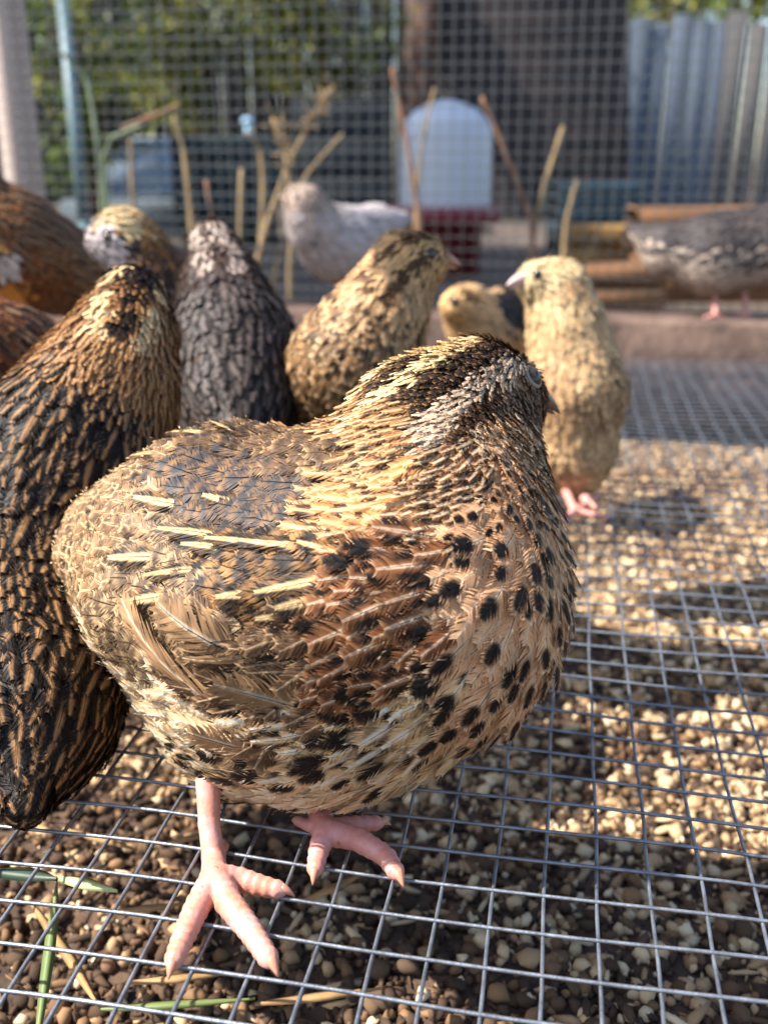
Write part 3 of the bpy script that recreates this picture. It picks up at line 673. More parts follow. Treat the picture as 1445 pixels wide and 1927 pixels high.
    tars = [(at(585, 1470, .285), 3.17*mm), (F1, 3.1*mm)]
    toes = [toe([F1, on_z(600, 1600, 2.4*mm), on_z(592, 1640, 1.8*mm)], 2.81*mm, 1.77*mm),
            toe([F1, on_z(670, 1578, 3*mm), on_z(725, 1610, 2.2*mm), on_z(748, 1645, 1.8*mm)], 3.05*mm, 1.89*mm),
            toe([F1, on_z(660, 1553, 2.6*mm), on_z(715, 1548, 2*mm)], 2.68*mm, 1.65*mm)]
    leg_mesh(q, tars, toes, toe([F1, on_z(560, 1545, 2*mm)], 2.20*mm, 1.30*mm), M_skin_red, .7*mm)
    return b
MAIN_B = main_quail()

# ------------------------------------------------------------------ the rest of the flock
K['Adark'] = P((24, 18, 15), (86, 58, 38), cd=(16, 12, 10), cs=(172, 128, 84), streak=.05, bar=.0, blotch=.5, fr=.93, L=18, W=8.6, sp=4.9, lift=1.9, jit=.2)
K['Aneck'] = P((104, 62, 34), (156, 104, 62), cd=(38, 26, 20), cs=(206, 160, 108), blotch=.6, streak=.05, fr=.6, L=9, W=3.6, sp=2.5, lift=1.4)
K['Anape'] = P((140, 94, 54), (196, 150, 98), cd=(44, 30, 22), blotch=.5, L=6.5, W=3, sp=2.3, lift=1.3)
K['Acrown'] = P((34, 25, 21), (84, 60, 42), L=6, W=3, sp=2.0, lift=.8)
K['Astripe'] = P((214, 182, 134), (230, 204, 160), L=7, W=3, sp=2.0, lift=.9)
K['rufous'] = P((118, 72, 42), (156, 106, 68), cd=(58, 36, 24), blotch=.5, L=14, W=6.5, sp=4.6, lift=1.3)
K['rustdark'] = P((52, 37, 28), (108, 74, 50), cd=(26, 19, 16), cs=(158, 122, 88), blotch=.6, streak=.09, L=18, W=8, sp=5.4, lift=1.8)
K['orange'] = P((214, 146, 66), (230, 176, 100), L=14, W=7, sp=4.8, lift=1.4)
K['whitish'] = P((208, 196, 186), (226, 216, 206), cd=(120, 100, 88), blotch=.2, L=10, W=5, sp=3.6, lift=1.2)
K['paleface'] = P((196, 184, 182), (216, 206, 202), cd=(104, 88, 84), blotch=.35, L=6, W=3, sp=2.6, lift=.8)
K['palecrown'] = P((214, 186, 138), (232, 210, 168), cd=(150, 112, 74), blotch=.3, L=6, W=3, sp=2.6, lift=.8)
K['darkgrey'] = P((30, 25, 25), (54, 45, 44), cd=(18, 15, 15), cs=(104, 92, 86), blotch=.5, streak=.04, fr=.8, L=18, W=8, sp=5.4, lift=1.9, jit=.18)
K['darkneck'] = P((72, 56, 50), (116, 92, 80), cd=(36, 28, 26), blotch=.5, L=8, W=4, sp=3.0, lift=1.4)
K['Dstripe'] = P((186, 166, 152), (206, 190, 176), L=6.5, W=3.4, sp=2.6, lift=1)
K['tan'] = P((192, 152, 108), (218, 184, 140), cd=(92, 66, 44), cs=(230, 200, 156), blotch=.35, L=11, W=5, sp=3.4, lift=1.4)
K['tanscale'] = P((146, 108, 70), (222, 188, 142), cd=(50, 36, 27), cs=(206, 172, 126), blotch=.9, spot=.35, fr=.68, L=12, W=6, sp=3.9, lift=2.2, jit=.25)
K['tanface'] = P((216, 172, 116), (230, 194, 144), L=5, W=2.6, sp=2.3, lift=.7)
K['tandark'] = P((88, 62, 42), (140, 104, 70), L=6, W=2.8, sp=2.1, lift=.8)
K['gold'] = P((216, 180, 132), (236, 208, 164), cd=(170, 128, 88), blotch=.4, L=12, W=6, sp=4, lift=1.4)
K['goldhead'] = P((228, 198, 148), (242, 220, 176), L=6, W=3.2, sp=2.6, lift=.8)
K['goldmott'] = P((200, 160, 116), (232, 202, 160), cd=(124, 90, 62), bar=.6, blotch=.6, L=13, W=6.5, sp=4.2, lift=1.8, jit=.2)
K['silver'] = P((186, 176, 174), (208, 198, 194), cd=(150, 136, 128), bar=.3, L=15, W=7.5, sp=5.4, lift=1.3)
K['silverhead'] = P((184, 162, 146), (204, 186, 172), cd=(110, 88, 74), blotch=.4, L=7, W=3.6, sp=3.2, lift=.8)
K['slate'] = P((66, 61, 62), (108, 98, 92), cd=(50, 46, 48), cs=(140, 126, 112), bar=.4, blotch=.3, L=17, W=8, sp=5.6, lift=1.8, jit=.2)
K['slatebelly'] = P((190, 172, 156), (214, 196, 178), cd=(140, 112, 90), blotch=.4, L=15, W=7, sp=5.4, lift=1.6, jit=.2)
K['black'] = P((32, 26, 23), (74, 60, 50), L=14, W=7, sp=5, lift=1.4)

def flock_quail(label, chain, seed, q='tiny', beak_px=None, beak_mat=None, eyes=(), legs=(), dots=None, extra=(), dens=1.0, face=None):
    """chain tail -> head: (px, py, depth, r mm, plumage above, plumage below); extra: (px,py,kind,radius mm) local markings"""
    mm = 1e-3; pts = [at(c[0], c[1], c[2]) for c in chain]
    b = Bird(k=.0045); n = len(chain)
    ctr = pts[n//2]
    for i in range(n-1):
        d = unit(pts[i]-pts[i+1])
        if d[2] > -.5 and i >= n-4 and i < n-2: d = d+np.array((0, 0, -.7))
        b.seg(pts[i], pts[i+1], chain[i][3]*mm-.001, chain[i+1][3]*mm-.001, str(i), d=d)
    b.done(); o = empty('quail', (ctr[0], ctr[1], 0), label, 'quail', 'quail in the wire run')
    V, F = b.mesh(3.2*mm); mesh_np('body', V, [F], M_under, o, smooth_=True)
    S_ = surface_points(b, V, F, 26000, seed); nn = b.sdf(S_)[1]
    D = np.stack([np.linalg.norm(S_-p, axis=1)-c[3]*mm for p, c in zip(pts, chain)], 1); r = np.random.default_rng(seed)
    ci = (D+r.normal(0, .0022, D.shape)).argmin(1); up = nn[:, 2]+r.normal(0, .12, len(nn)) > -.05
    kn = np.array([chain[c][4] if u else chain[c][5] for c, u in zip(ci, up)], dtype=object)
    for (x, y, kname, rad) in extra:
        hp, _ = b.hit(x, y); kn[np.linalg.norm(S_-hp[0], axis=1)+r.normal(0, .0006, len(S_)) < rad*mm] = kname
    sp = np.round(np.array([K[k]['sp'] for k in kn])*.82/dens, 5); pk = scatter(S_, sp, seed+1)
    kp = kn[pk]; R = S_[pk]; fl_ = b.flow(R, nn[pk])[0]
    R, _ = b.project(R-fl_*(np.array([K[k]['L'] for k in kp])*.4)[:, None])
    ok = np.ones(len(R), bool)
    if beak_px is not None:
        bt = at(*beak_px[1]); bb = at(*beak_px[0]); ok &= np.linalg.norm(S_[pk]-bb, axis=1) > 3*mm
        beak(o, bb, bt, 3.4*mm, beak_mat or M_beak_pale, .15)
    head = np.array([K[k]['L'] <= .0111 for k in kp])
    for nm, w in (('head_feathers', head & ok), ('body_feathers', ~head & ok)):
        if w.any():
            Vf, Cf, F4, F3 = feathers(b, R[w], list(kp[w]), seed+5, 'tiny' if nm == 'head_feathers' or q == 'tiny' else ('mid' if q == 'near' else 'low'), lw=.86, lf=.5, wn=.92); kind(feather_mesh(nm, Vf, Cf, F4, F3, o), 'stuff')
    for (x, y) in eyes:
        e, en = b.hit(x, y); eye(o, e[0]+en[0]*.0008, en[0], 3.1*mm, lid=False)
    for (top, foot, toes_, zf) in legs:
        f0 = on_z(*foot, zf+.003) if len(foot) == 2 else at(*foot); tp = at(*top)
        ts = [[(f0, 2.1*mm), (on_z(tx, ty, zf+.002) if len(foot) == 2 else at(tx, ty, foot[2]), 1.3*mm)] for tx, ty in toes_]
        leg_mesh(o, [(tp, 2.4*mm), (f0, 2.2*mm)], ts, None, M_skin_red, 1.2*mm, claws=False)
    return o
# the dark brown hen close on the left, seen from behind
flock_quail('dark brown quail with tan streaks and striped crown, its back beside the speckled quail',
    [(48, 1515, .262, 5, 'Adark', 'Adark'), (50, 1340, .288, 25, 'Adark', 'Adark'), (28, 1110, .330, 33, 'Adark', 'Adark'), (110, 890, .345, 32, 'Adark', 'Adark'),
     (195, 740, .355, 24, 'Aneck', 'Aneck'), (236, 630, .362, 15.5, 'Anape', 'Aneck'), (248, 560, .368, 11.5, 'Acrown', 'Aneck')], 300, 'near',
    extra=[(x, y, 'Astripe', 4) for x, y in ((195, 560), (186, 590), (205, 530), (176, 620), (225, 510), (300, 560), (290, 590), (280, 620), (268, 645), (304, 535))]+
          [(x, y, 'Acrown', 4) for x, y in ((262, 530), (250, 560), (240, 595), (228, 620))]+[(x, y, 'Aneck', 5) for x, y in ((310, 620), (310, 660), (300, 700))],
    legs=[((205, 1330, .325), (185, 1385), [(200, 1410), (172, 1405)], 0), ((120, 1330, .33), (100, 1400), [(110, 1425), (80, 1420)], 0)], dens=1.1)
flock_quail('rusty brown quail with orange breast behind the dark streaked quail',
    [(190, 490, .66, 6, 'rustdark', 'rustdark'), (115, 505, .63, 26, 'rustdark', 'rustdark'), (15, 470, .60, 34, 'rustdark', 'rufous'), (-45, 460, .59, 30, 'rufous', 'orange'), (-70, 360, .58, 18, 'rufous', 'orange'), (-100, 330, .58, 12, 'rufous', 'orange')], 320,
    extra=[(6, 490, 'whitish', 9), (10, 560, 'orange', 12)],
    legs=[((0, 560, .60), (0, 660), [(-20, 670)], 0)])
flock_quail('shaded dark brown quail crouching low between the rusty quail and the dark streaked quail',
    [(120, 690, .44, 6, 'rustdark', 'rustdark'), (40, 690, .43, 22, 'rustdark', 'rustdark'), (-40, 670, .42, 24, 'rufous', 'rustdark'), (-80, 610, .42, 14, 'rufous', 'rufous')], 330,
    legs=[((0, 760, .43), (0, 790), [(-20, 800)], 0)])
flock_quail('grey-faced quail with cream crown looking over the dark streaked quail',
    [(350, 720, .56, 8, 'darkgrey', 'darkgrey'), (330, 640, .54, 24, 'darkgrey', 'whitish'), (298, 545, .52, 16, 'darkneck', 'paleface'), (262, 480, .515, 13, 'Anape', 'paleface'), (230, 445, .51, 12, 'palecrown', 'paleface'), (196, 452, .51, 8.5, 'paleface', 'paleface')], 340,
    beak_px=((176, 452, .51), (160, 460, .51)), eyes=((205, 446),), extra=[(235, 462, 'darkneck', 6), (240, 425, 'palecrown', 6), (220, 415, 'palecrown', 6), (215, 470, 'paleface', 6), (195, 450, 'paleface', 7)],
    legs=[((340, 740, .59), (340, 830), [(325, 850), (350, 850)], 0)])
flock_quail('blackish quail with pale crown stripes facing the fence, beside the grey-faced quail',
    [(455, 850, .41, 8, 'darkgrey', 'darkgrey'), (445, 770, .435, 24, 'darkgrey', 'darkgrey'), (438, 655, .455, 27, 'darkgrey', 'darkgrey'), (418, 550, .468, 18, 'darkneck', 'darkneck'), (402, 460, .475, 11.5, 'darkneck', 'darkneck')], 350, 'mid',
    extra=[(x, y, 'Dstripe', 5) for x, y in ((372, 450), (378, 475), (385, 500), (410, 425), (420, 450), (440, 470), (446, 500), (365, 430))],
    legs=[((450, 860, .43), (450, 950), [(440, 980), (465, 975)], 0)])
flock_quail('pale silver quail in profile standing at the back by the wire fence',
    [(765, 412, .88, 5, 'silver', 'silver'), (705, 432, .86, 19, 'silver', 'silver'), (632, 458, .83, 29, 'silver', 'silver'), (590, 425, .81, 19, 'silverhead', 'silver'), (572, 385, .80, 14, 'silverhead', 'silverhead'), (556, 374, .80, 9, 'silverhead', 'silverhead')], 360,
    beak_px=((540, 370, .80), (526, 372, .80)), eyes=((560, 372),), legs=[((640, 515, .83), (635, 585), [(615, 590), (645, 592)], 0), ((660, 515, .86), (665, 575), [(645, 580), (675, 580)], 0)])
flock_quail('tan quail with dark eye stripes facing the waterer, behind the speckled quail',
    [(545, 830, .51, 8, 'tanscale', 'tanscale'), (610, 760, .47, 26, 'tanscale', 'tanscale'), (668, 690, .435, 26, 'tanscale', 'tanscale'), (712, 600, .43, 18, 'tan', 'tan'), (764, 500, .43, 12.8, 'tanface', 'tanface'), (806, 488, .43, 8.0, 'tanface', 'tanface')], 370, 'mid',
    beak_mat=material('beak_tan', lin(176, 130, 98), rough=.4), beak_px=((836, 490, .43), (868, 498, .43)), eyes=((808, 478),),
    extra=[(x, y, 'tandark', 3.2) for x, y in ((690, 520), (715, 490), (745, 465), (775, 450), (800, 446), (700, 540), (780, 500), (760, 518), (740, 540), (795, 492), (720, 560), (735, 555))]+
          [(x, y, 'tanface', 3.0) for x, y in ((800, 462), (770, 474), (740, 498), (715, 528), (820, 465), (800, 515), (815, 520), (780, 535))],
    legs=[((640, 850, .46), (640, 920), [(650, 950), (620, 950)], 0)])
flock_quail('small tan quail with black back half hidden behind the golden quail',
    [(1010, 600, .72, 8, 'black', 'tan'), (955, 605, .69, 22, 'black', 'tan'), (900, 615, .66, 19, 'tan', 'tan'), (878, 580, .65, 12, 'tan', 'tanface'), (856, 574, .64, 9, 'tanface', 'tanface')], 380,
    beak_px=((838, 576, .64), (826, 580, .64)), eyes=((855, 568),), extra=[(958, 580, 'black', 16), (985, 585, 'black', 14), (935, 568, 'black', 8), (880, 560, 'tandark', 3), (895, 565, 'tandark', 3)], legs=[((930, 660, .68), (930, 725), [(915, 735), (940, 738)], 0)])
flock_quail('golden cream quail standing upright with its head turned to the fence post',
    [(1062, 945, .545, 7, 'gold', 'gold'), (1074, 850, .535, 21, 'goldmott', 'gold'), (1082, 735, .525, 25, 'goldmott', 'goldmott'), (1066, 620, .52, 17.5, 'gold', 'gold'), (1046, 545, .518, 13.5, 'goldhead', 'goldhead'), (1006, 528, .512, 9, 'goldhead', 'goldhead')], 390, 'mid',
    beak_px=((978, 528, .508), (952, 536, .505)), eyes=((1010, 517),), extra=[(1085, 545, 'goldmott', 6), (1110, 700, 'gold', 9)],
    legs=[((1060, 915, .53), (1080, 960), [(1115, 945), (1140, 975), (1060, 985)], 0), ((1085, 910, .55), (1100, 940), [(1125, 932), (1120, 955)], 0)])
o_ = flock_quail('slate grey quail with pale belly perched on the beam at the foot of the fence',
    [(1185, 432, .93, 4, 'slate', 'slate'), (1255, 470, .92, 22, 'slate', 'slatebelly'), (1340, 480, .915, 36, 'slate', 'slatebelly'), (1430, 465, .91, 33, 'slate', 'slatebelly'), (1490, 400, .90, 18, 'slate', 'slatebelly'), (1520, 370, .9, 12, 'slate', 'slatebelly')], 400,
    legs=[((1345, 540, .915), (1345, 592, .905), [(1325, 598), (1360, 600)], 0), ((1400, 540, .915), (1402, 592, .91), [(1382, 598), (1415, 598)], 0)])

# ------------------------------------------------------------------ beam, fence and what stands behind it
HW = .9
bm = empty('base_beam', tuple(CD*(BD+.04)), 'weathered brown timber beam along the foot of the wire fence', 'beam')
mb = MB(); mb.bbox(CD*(BD+.038)+ZD*(-.012), RD*HW, CD*.038, ZD*.046, .003); mb.build('timber', M_beam, bm)
fd = BD+.072
fe = empty('wire_fence', tuple(CD*fd), 'tall galvanised wire mesh fence behind the birds', 'fence')
mv = MB(); mh = MB()
rf = np.random.default_rng(8)
for i in np.arange(-70, 71):
    z = np.linspace(.03, .80, 9); mv.tube(RD*(i*S)+CD*(fd+.0006*np.sin(z*19+i)[:, None]+.004*np.sin(i*.13))+ZD*z[:, None]+RD*(.0008*np.sin(z*11+i*.9)[:, None]), .00046, 5)
for j in np.arange(0, 60):
    a = np.linspace(-.9, .9, 30); mh.tube(RD*a[:, None]+CD*(fd+.0011+.004*np.sin(a/S*.13)[:, None])+ZD*(.036+j*S+.0009*np.sin(a*9+j)[:, None]), .00046, 5)
kind(mv.build('upright_wires', M_wire_far, fe, True), 'stuff'); kind(mh.build('cross_wires', M_wire_far, fe, True), 'stuff')

def upright(name, label, cat, px0, px1, zc, mat, zb=GZ-.03, h=1.0, depth=.03, group=None):
    p0 = at(px0, 300, zc); p1 = at(px1, 300, zc); w = (p1-p0)[0]/2; c = (p0+p1)/2; mb = MB()
    mb.bbox((c[0], c[1], (zb+h)/2), (w, 0, 0), (0, depth/2, 0), (0, 0, (h-zb)/2), min(.004, w*.3)); o = mb.build(name, mat); return tag(o, label, cat)
mb = MB(); c = at(42, 300, 1.13); mb.tube([(c[0], c[1], z) for z in np.linspace(GZ-.03, 1.2, 9)], .0215*(1+.03*np.sin(np.arange(9)*1.7)), 14); tag(mb.build('fence_post', M_post, smooth_=True), 'pale whitewashed round wooden post holding the fence', 'post')
M_pole = material('teal_pole', lin(98, 122, 128), rough=0.5, base2=lin(80, 104, 108), scale=10)
mb = MB(); mb.tube([at(158, 420, 1.45), at(140, 230, 1.45), at(112, -60, 1.45)], .009, 10); mb.tube([at(158, 420, 1.45), at(165, 640, 1.45)], .009, 10)
tag(mb.build('pole', M_pole, smooth_=True), 'thin teal grey plastic pole standing beside the pale post', 'pole')

# dry stems between fence and yard
STEMS = [([(72, 72), (128, 108), (165, 150), (184, 260), (196, 420)], 1.24, 3.0, M_stem_green, 'tall bent greenish stem arching over beside the pale post'),
 ([(268, 236), (212, 258), (196, 296), (198, 345), (210, 440)], 1.22, 3.4, M_stem_green, 'pale hooked stem in front of the blue grey bin'),
 ([(338, 198), (290, 218), (232, 240)], 1.22, 2.8, M_stem_dark, 'rusty broken stem lying level across the hooked stem'),
 ([(246, 262), (248, 330), (254, 440)], 1.26, 3.0, M_stem, 'thin dry stalk crossing the face of the blue grey bin'), ([(328, 218), (348, 290), (362, 440)], 1.20, 3.2, M_stem, 'dry stalk rising from the broken level stem beside the bin'), ([(388, 340), (405, 440)], 1.26, 3.0, M_stem_dark, 'short rusty stalk tip above the blackish quail'),
 ([(455, 318), (450, 470)], 1.20, 3.2, M_stem, 'straight tan stalk above the blackish quail in front of the green chest'), ([(462, 250), (490, 276), (496, 350), (490, 480)], 1.28, 3.2, M_stem, 'short stem curled over at its top in the clump of dry stems'),
 ([(514, 222), (540, 300), (550, 420), (545, 520)], 1.22, 3.2, M_stem, 'tan stalk standing up through the fork of the feathery stalk'), ([(622, 168), (585, 230), (545, 305), (500, 430), (478, 520)], 1.24, 3.8, M_stem, 'forked dry stem with a feathery pale top behind the silver quail'),
 ([(645, 252), (575, 330), (525, 480), (515, 540)], 1.3, 2.8, M_stem, 'slanting thin stalk at the edge of the forked clump by the silver quail'),
 ([(738, 128), (752, 200), (776, 330), (790, 420)], 1.22, 3.4, M_stem_dark, 'pinkish grey stem leaning in front of the white waterer'),
 ([(818, 166), (800, 240), (786, 330), (782, 420)], 1.24, 2.4, M_stem, 'thin tan stalk rising in front of the white waterer'),
 ([(906, 182), (936, 250), (972, 340), (1002, 420), (1004, 520)], 1.20, 3.4, M_stem_dark, 'straight rusty brown stem leaning right of the white waterer'.replace(' right of', ' beside')),
 ([(1060, 238), (1030, 330), (1004, 430), (1000, 520)], 1.22, 3.6, M_stem, 'tan cut stem crossing the rusty stem above the golden quail'),
 ([(1086, 338), (1066, 410), (1056, 520)], 1.26, 3.2, M_stem, 'tapered tan stalk above the golden quail beside the teal chest'), ([(1130, 420), (1090, 520)], 1.26, 2.2, M_stem, 'short slanting stalk in front of the yellow timber')]
for i, (pl, zc, r_, mt, lb) in enumerate(STEMS):
    p = np.array([at(x, y, zc+.01*k) for k, (x, y) in enumerate(pl)])
    if i != 2:
        e = p[-1].copy(); e[2] = GZ-.03; p = np.vstack([p, e])
    t = np.linspace(0, len(p)-1, 6*len(p)); p = np.stack([np.interp(t, np.arange(len(p)), p[:, k]) for k in range(3)], 1)
    p[1:-1] = .25*p[:-2]+.5*p[1:-1]+.25*p[2:]
    if i != 2: p[-1, 2] -= .01
    rr = r_*1e-3*(.8+.35*np.linspace(0, 1, len(p)))*(1+.12*np.sin(t*7))
    mb = MB(); mb.tube(p, rr, 7)
    if lb and 'feathery' in lb:
        r7 = np.random.default_rng(5)
        for k in range(26):
            c = p[int(r7.integers(0, 9))]; d = unit(r7.normal(0, 1, 3)+np.array((.3, 0, .8))); mb.tube([c, c+d*.012, c+d*.02+np.array((0, 0, .004))], [.0012, .0016, .0003], 4)
    tag(mb.build('dry_stalk', mt, smooth_=True), lb or 'thin upright dry tan stem behind the wire fence', 'plant stalk', 'dry stalks behind the fence')

# white waterer on a red tray
def waterer():
    c = at(836, 420, 2.5); c[2] = GZ-.03; Rr = .113
    o = empty('poultry_waterer', c, 'white plastic drum waterer with domed top on a dark red tray', 'waterer')
    ztop = at(836, 192, 2.5)[2]; zs = at(836, 258, 2.5)[2]; zb = at(836, 394, 2.5)[2]
    Mw = material('white_plastic', lin(214, 218, 224), rough=0.35, base2=lin(198, 204, 214), scale=6, transl=.15)
    Mr = material('red_plastic', lin(120, 36, 48), rough=0.45)
    mb = MB(); z = lambda v: v-c[2]
    arc = [(Rr*.985*math.cos(a_)**1.2+.0004, z(zs)+(z(ztop)-z(zs))*math.sin(a_)**.95) for a_ in np.linspace(0, math.pi/2, 12)]
    mb.lathe(c, [(Rr*.99, z(zb)-.01), (Rr, z(zb)), (Rr*1.005, z(zs)-.02)]+arc, 36)
    mb.build('drum', Mw, o, True)
    mb = MB(); mb.lathe(c, [(.001, .0), (Rr*.8, .0), (Rr*.84, z(zb)-.03), (Rr*1.2, z(zb)-.03), (Rr*1.22, z(zb)+.012), (Rr*1.16, z(zb)+.012), (Rr*1.12, z(zb)-.012), (Rr*.9, z(zb)-.012)], 36)
    mb.build('tray', Mr, o, True)
waterer()
def bin_():
    zc = 3.85; c = at(256, 392, zc); c[2] = GZ-.03
    o = empty('storage_bin', c, 'pale blue grey bin standing on a flat slab behind the hooked stem', 'bin')
    Mb = material('blue_grey_plastic', lin(176, 190, 202), rough=0.5, base2=lin(160, 176, 190), scale=4)
    Ms = material('grey_slab', lin(120, 132, 138), rough=0.8, base2=lin(100, 112, 118), scale=5)
    w = 66*zc/FPX; zt = at(256, 272, zc)[2]; zb = at(256, 372, zc)[2]
    mb = MB(); mb.bbox((c[0], c[1], (zt+zb)/2), (w, 0, 0), (0, .12, 0), (0, 0, (zt-zb)/2), .015); mb.build('body', Mb, o)
    mb = MB(); mb.bbox((c[0], c[1], zt+.012), (w*1.05, 0, 0), (0, .13, 0), (0, 0, .012), .006); mb.build('lid', Mb, o)
    mb = MB(); mb.bbox((c[0]-.01, c[1], (zb+c[2])/2-.001), (108*zc/FPX, 0, 0), (0, .2, 0), (0, 0, (zb-c[2])/2), .008); mb.build('slab', Ms, o)
bin_()
def crate(name, label, cat, px0, px1, py0, py1, zc, mat, depth, parts=3, horiz=True):
    a = at(px0, py1, zc); b = at(px1, py0, zc); c = ((a+b)/2); z0, z1 = a[2], b[2]; hw = (b-a)[0]/2
    o = empty(name, (c[0], c[1], z0), label, cat); dz = (z1-z0)/parts
    for k in range(parts):
        mb = MB(); mb.bbox((c[0], c[1], z0+dz*(k+.5)), (hw, 0, 0), (0, depth/2, 0), (0, 0, dz/2-.003), .004); mb.build('plank', mat, o)
    mb = MB(); mb.box((c[0], c[1]+.002, (GZ-.03+z0)/2+.02), (hw*.9, 0, 0), (0, depth*.42, 0), (0, 0, (z0-GZ+.03)/2+.02)); mb.build('base', mat, o)
    return o
M_tealbox = material('teal_paint', lin(36, 58, 68), rough=0.6, base2=lin(28, 46, 54), scale=6)
M_yellow = material('yellow_timber', lin(166, 126, 66), rough=0.9, base2=lin(128, 94, 52), scale=8, stretch=(1, 6, 6))
M_orange = material('orange_timber', lin(150, 104, 66), rough=0.9, base2=lin(112, 80, 54), scale=8, stretch=(1, 6, 6))
crate('storage_chest', 'dark teal painted chest behind the yellow timber', 'chest', 1035, 1195, 342, 412, 3.1, M_tealbox, .3)
crate('sleeper', 'yellow weathered timber sleeper lying beyond the fence', 'timber', 1058, 1196, 420, 468, 2.2, M_yellow, .12, 1)
crate('sleeper', 'orange brown timber sleeper lying behind the slate grey quail', 'timber', 1185, 1500, 385, 470, 2.05, M_orange, .12, 2)
crate('sleeper', 'dull brown low timber between the stems and the golden quail', 'timber', 1070, 1240, 490, 575, 1.5, M_orange, .10, 2)
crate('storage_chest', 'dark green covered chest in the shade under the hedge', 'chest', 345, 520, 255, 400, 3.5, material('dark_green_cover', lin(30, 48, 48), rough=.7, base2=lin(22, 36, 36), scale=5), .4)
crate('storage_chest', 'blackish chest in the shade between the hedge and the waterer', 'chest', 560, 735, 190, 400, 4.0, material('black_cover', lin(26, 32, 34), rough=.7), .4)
# small light blue cap on the green chest
mb = MB(); c = at(466, 228, 3.4); ball(mb, c, .017, 10, 14, (1.2, 1, .8)); mb.tube([c-np.array((0, 0, .01)), c-np.array((0, 0, .07))], .010, 10); tag(mb.build('bottle_cap', material('light_blue', lin(150, 190, 216), rough=.4), smooth_=True), 'small light blue cap on the dark green chest', 'cap')

def plank_wall(name, label, cat, px0, px1, py_top, zc, mat, nplank, horiz=False, slope=0.0, thick=.02, yaw=0.0, top_fn=None):
    """upright boards, each a part, standing on the ground"""
    a = at(px0, 300, zc); b = at(px1, 300, zc); zt = at((px0+px1)/2, py_top, zc)[2]; z0 = GZ-.03
    o = empty(name, ((a[0]+b[0])/2, a[1], z0), label, cat); r = np.random.default_rng(int(px0+5000)); w = (b[0]-a[0])
    for k in range(nplank):
        mb = MB()
        if horiz:
            zz0 = z0+(zt-z0)*k/nplank; zz1 = z0+(zt-z0)*(k+1)/nplank-.004; zm = (zz0+zz1)/2
            xr = b[0]-slope*(zm-z0)
            mb.bbox(((a[0]+xr)/2, a[1]+r.normal(0, .002), zm), ((xr-a[0])/2, 0, 0), (0, thick/2, .006), (0, 0, (zz1-zz0)/2+.008), .003)
        else:
            x0 = a[0]+w*k/nplank; x1 = a[0]+w*(k+1)/nplank; zk = zt+r.normal(0, .02 if top_fn is None else top_fn)
            mb.bbox(((x0+x1)/2, a[1]+yaw*((x0+x1)/2-a[0])+r.normal(0, .004), (z0+zk)/2), ((x1-x0)/2-.003, 0, 0), (0, thick/2, 0), (0, 0, (zk-z0)/2), .003)
        mb.build('plank', mat, o)
    return o
M_shed = material('shed_boards', lin(62, 52, 50), rough=0.85, base2=lin(46, 38, 38), scale=3, stretch=(.6, 1, 10), bump=.4)
M_dfence = material('dark_boards', lin(48, 44, 40), rough=0.9, base2=lin(34, 32, 30), scale=4, stretch=(8, 1, .6), bump=.4)
M_gfence = material('grey_boards', lin(108, 118, 130), rough=0.85, base2=lin(90, 100, 112), scale=4, stretch=(8, 1, .5), bump=.4)
M_paling = material('paling_wood', lin(124, 118, 112), rough=0.85, base2=lin(88, 86, 84), scale=4, stretch=(9, 1, .5), bump=.4)
plank_wall('shed', 'dark brown boarded shed wall with a slanting end behind the waterer', 'shed', 822, 1192, -260, 5.0, M_shed, 16, True, slope=.09, thick=.03)
plank_wall('board_fence', 'dark board fence behind the hedge', 'fence', -900, 900, -420, 6.2, M_dfence, 34, thick=.025)
plank_wall('board_fence', 'blue grey board fence between the shed and the tall palings', 'fence', 1130, 1352, 48, 5.6, M_gfence, 6, thick=.025)
plank_wall('paling_fence', 'tall uneven wooden paling fence at the sunny side', 'fence', 1338, 1900, 62, 4.6, M_paling, 15, thick=.022, top_fn=.05, yaw=-.25)
mb = MB(); c0 = at(1345, 52, 5.55); c1 = at(1120, 52, 5.55)
mb.bbox((c0+c1)/2, (c0-c1)/2*1.02, (0, .02, 0), (0, 0, .02), .004); tag(mb.build('fence_rail', M_gfence), 'grey top rail lying along the blue grey board fence', 'rail')
mb = MB(); mb.tube([at(795, -120, 4.6), at(797, 60, 4.6), at(786, 170, 4.6), at(790, 350, 4.6), at(792, 420, 4.6)], [.085, .08, .075, .085, .1], 12)
M_bark = material('reddish_bark', lin(96, 66, 52), rough=.9, base2=lin(62, 44, 36), scale=14, stretch=(3, 3, .6), bump=.8)
def leaves(n, c, rad, size, seed, cols, flat=.5):
    r = np.random.default_rng(seed); c = np.asarray(c, float); rad = np.asarray(rad, float)
    nc = max(8, n//45); cc = unit(r.normal(0, 1, (nc, 3)))*(r.random((nc, 1))**.45); cl = r.integers(0, nc, n)
    p = c+(cc[cl]+r.normal(0, .13, (n, 3)))*rad
    d = unit(r.normal(0, 1, (n, 3))+np.array((0, -.2, -.3))); s_ = unit(np.cross(d, r.normal(0, 1, (n, 3)))); nn = np.cross(d, s_)
    L = size*(.6+.8*r.random(n))[:, None]; W = L*.42
    V = np.stack([p, p+d*L*.45+s_*W*.5+nn*L*.06, p+d*L-nn*L*.1, p+d*L*.45-s_*W*.5+nn*L*.06, p+d*L*.5-nn*L*.03], 1)
    F = np.array([(0, 1, 4), (1, 2, 4), (2, 3, 4), (3, 0, 4)]); C = np.array(cols)[r.integers(0, len(cols), nc)[cl]]*(.6+.8*r.random((n, 1)))
    return V.reshape(-1, 3), (F[None]+(np.arange(n)*5)[:, None, None]).reshape(-1, 3), np.repeat(C, 5, 0)
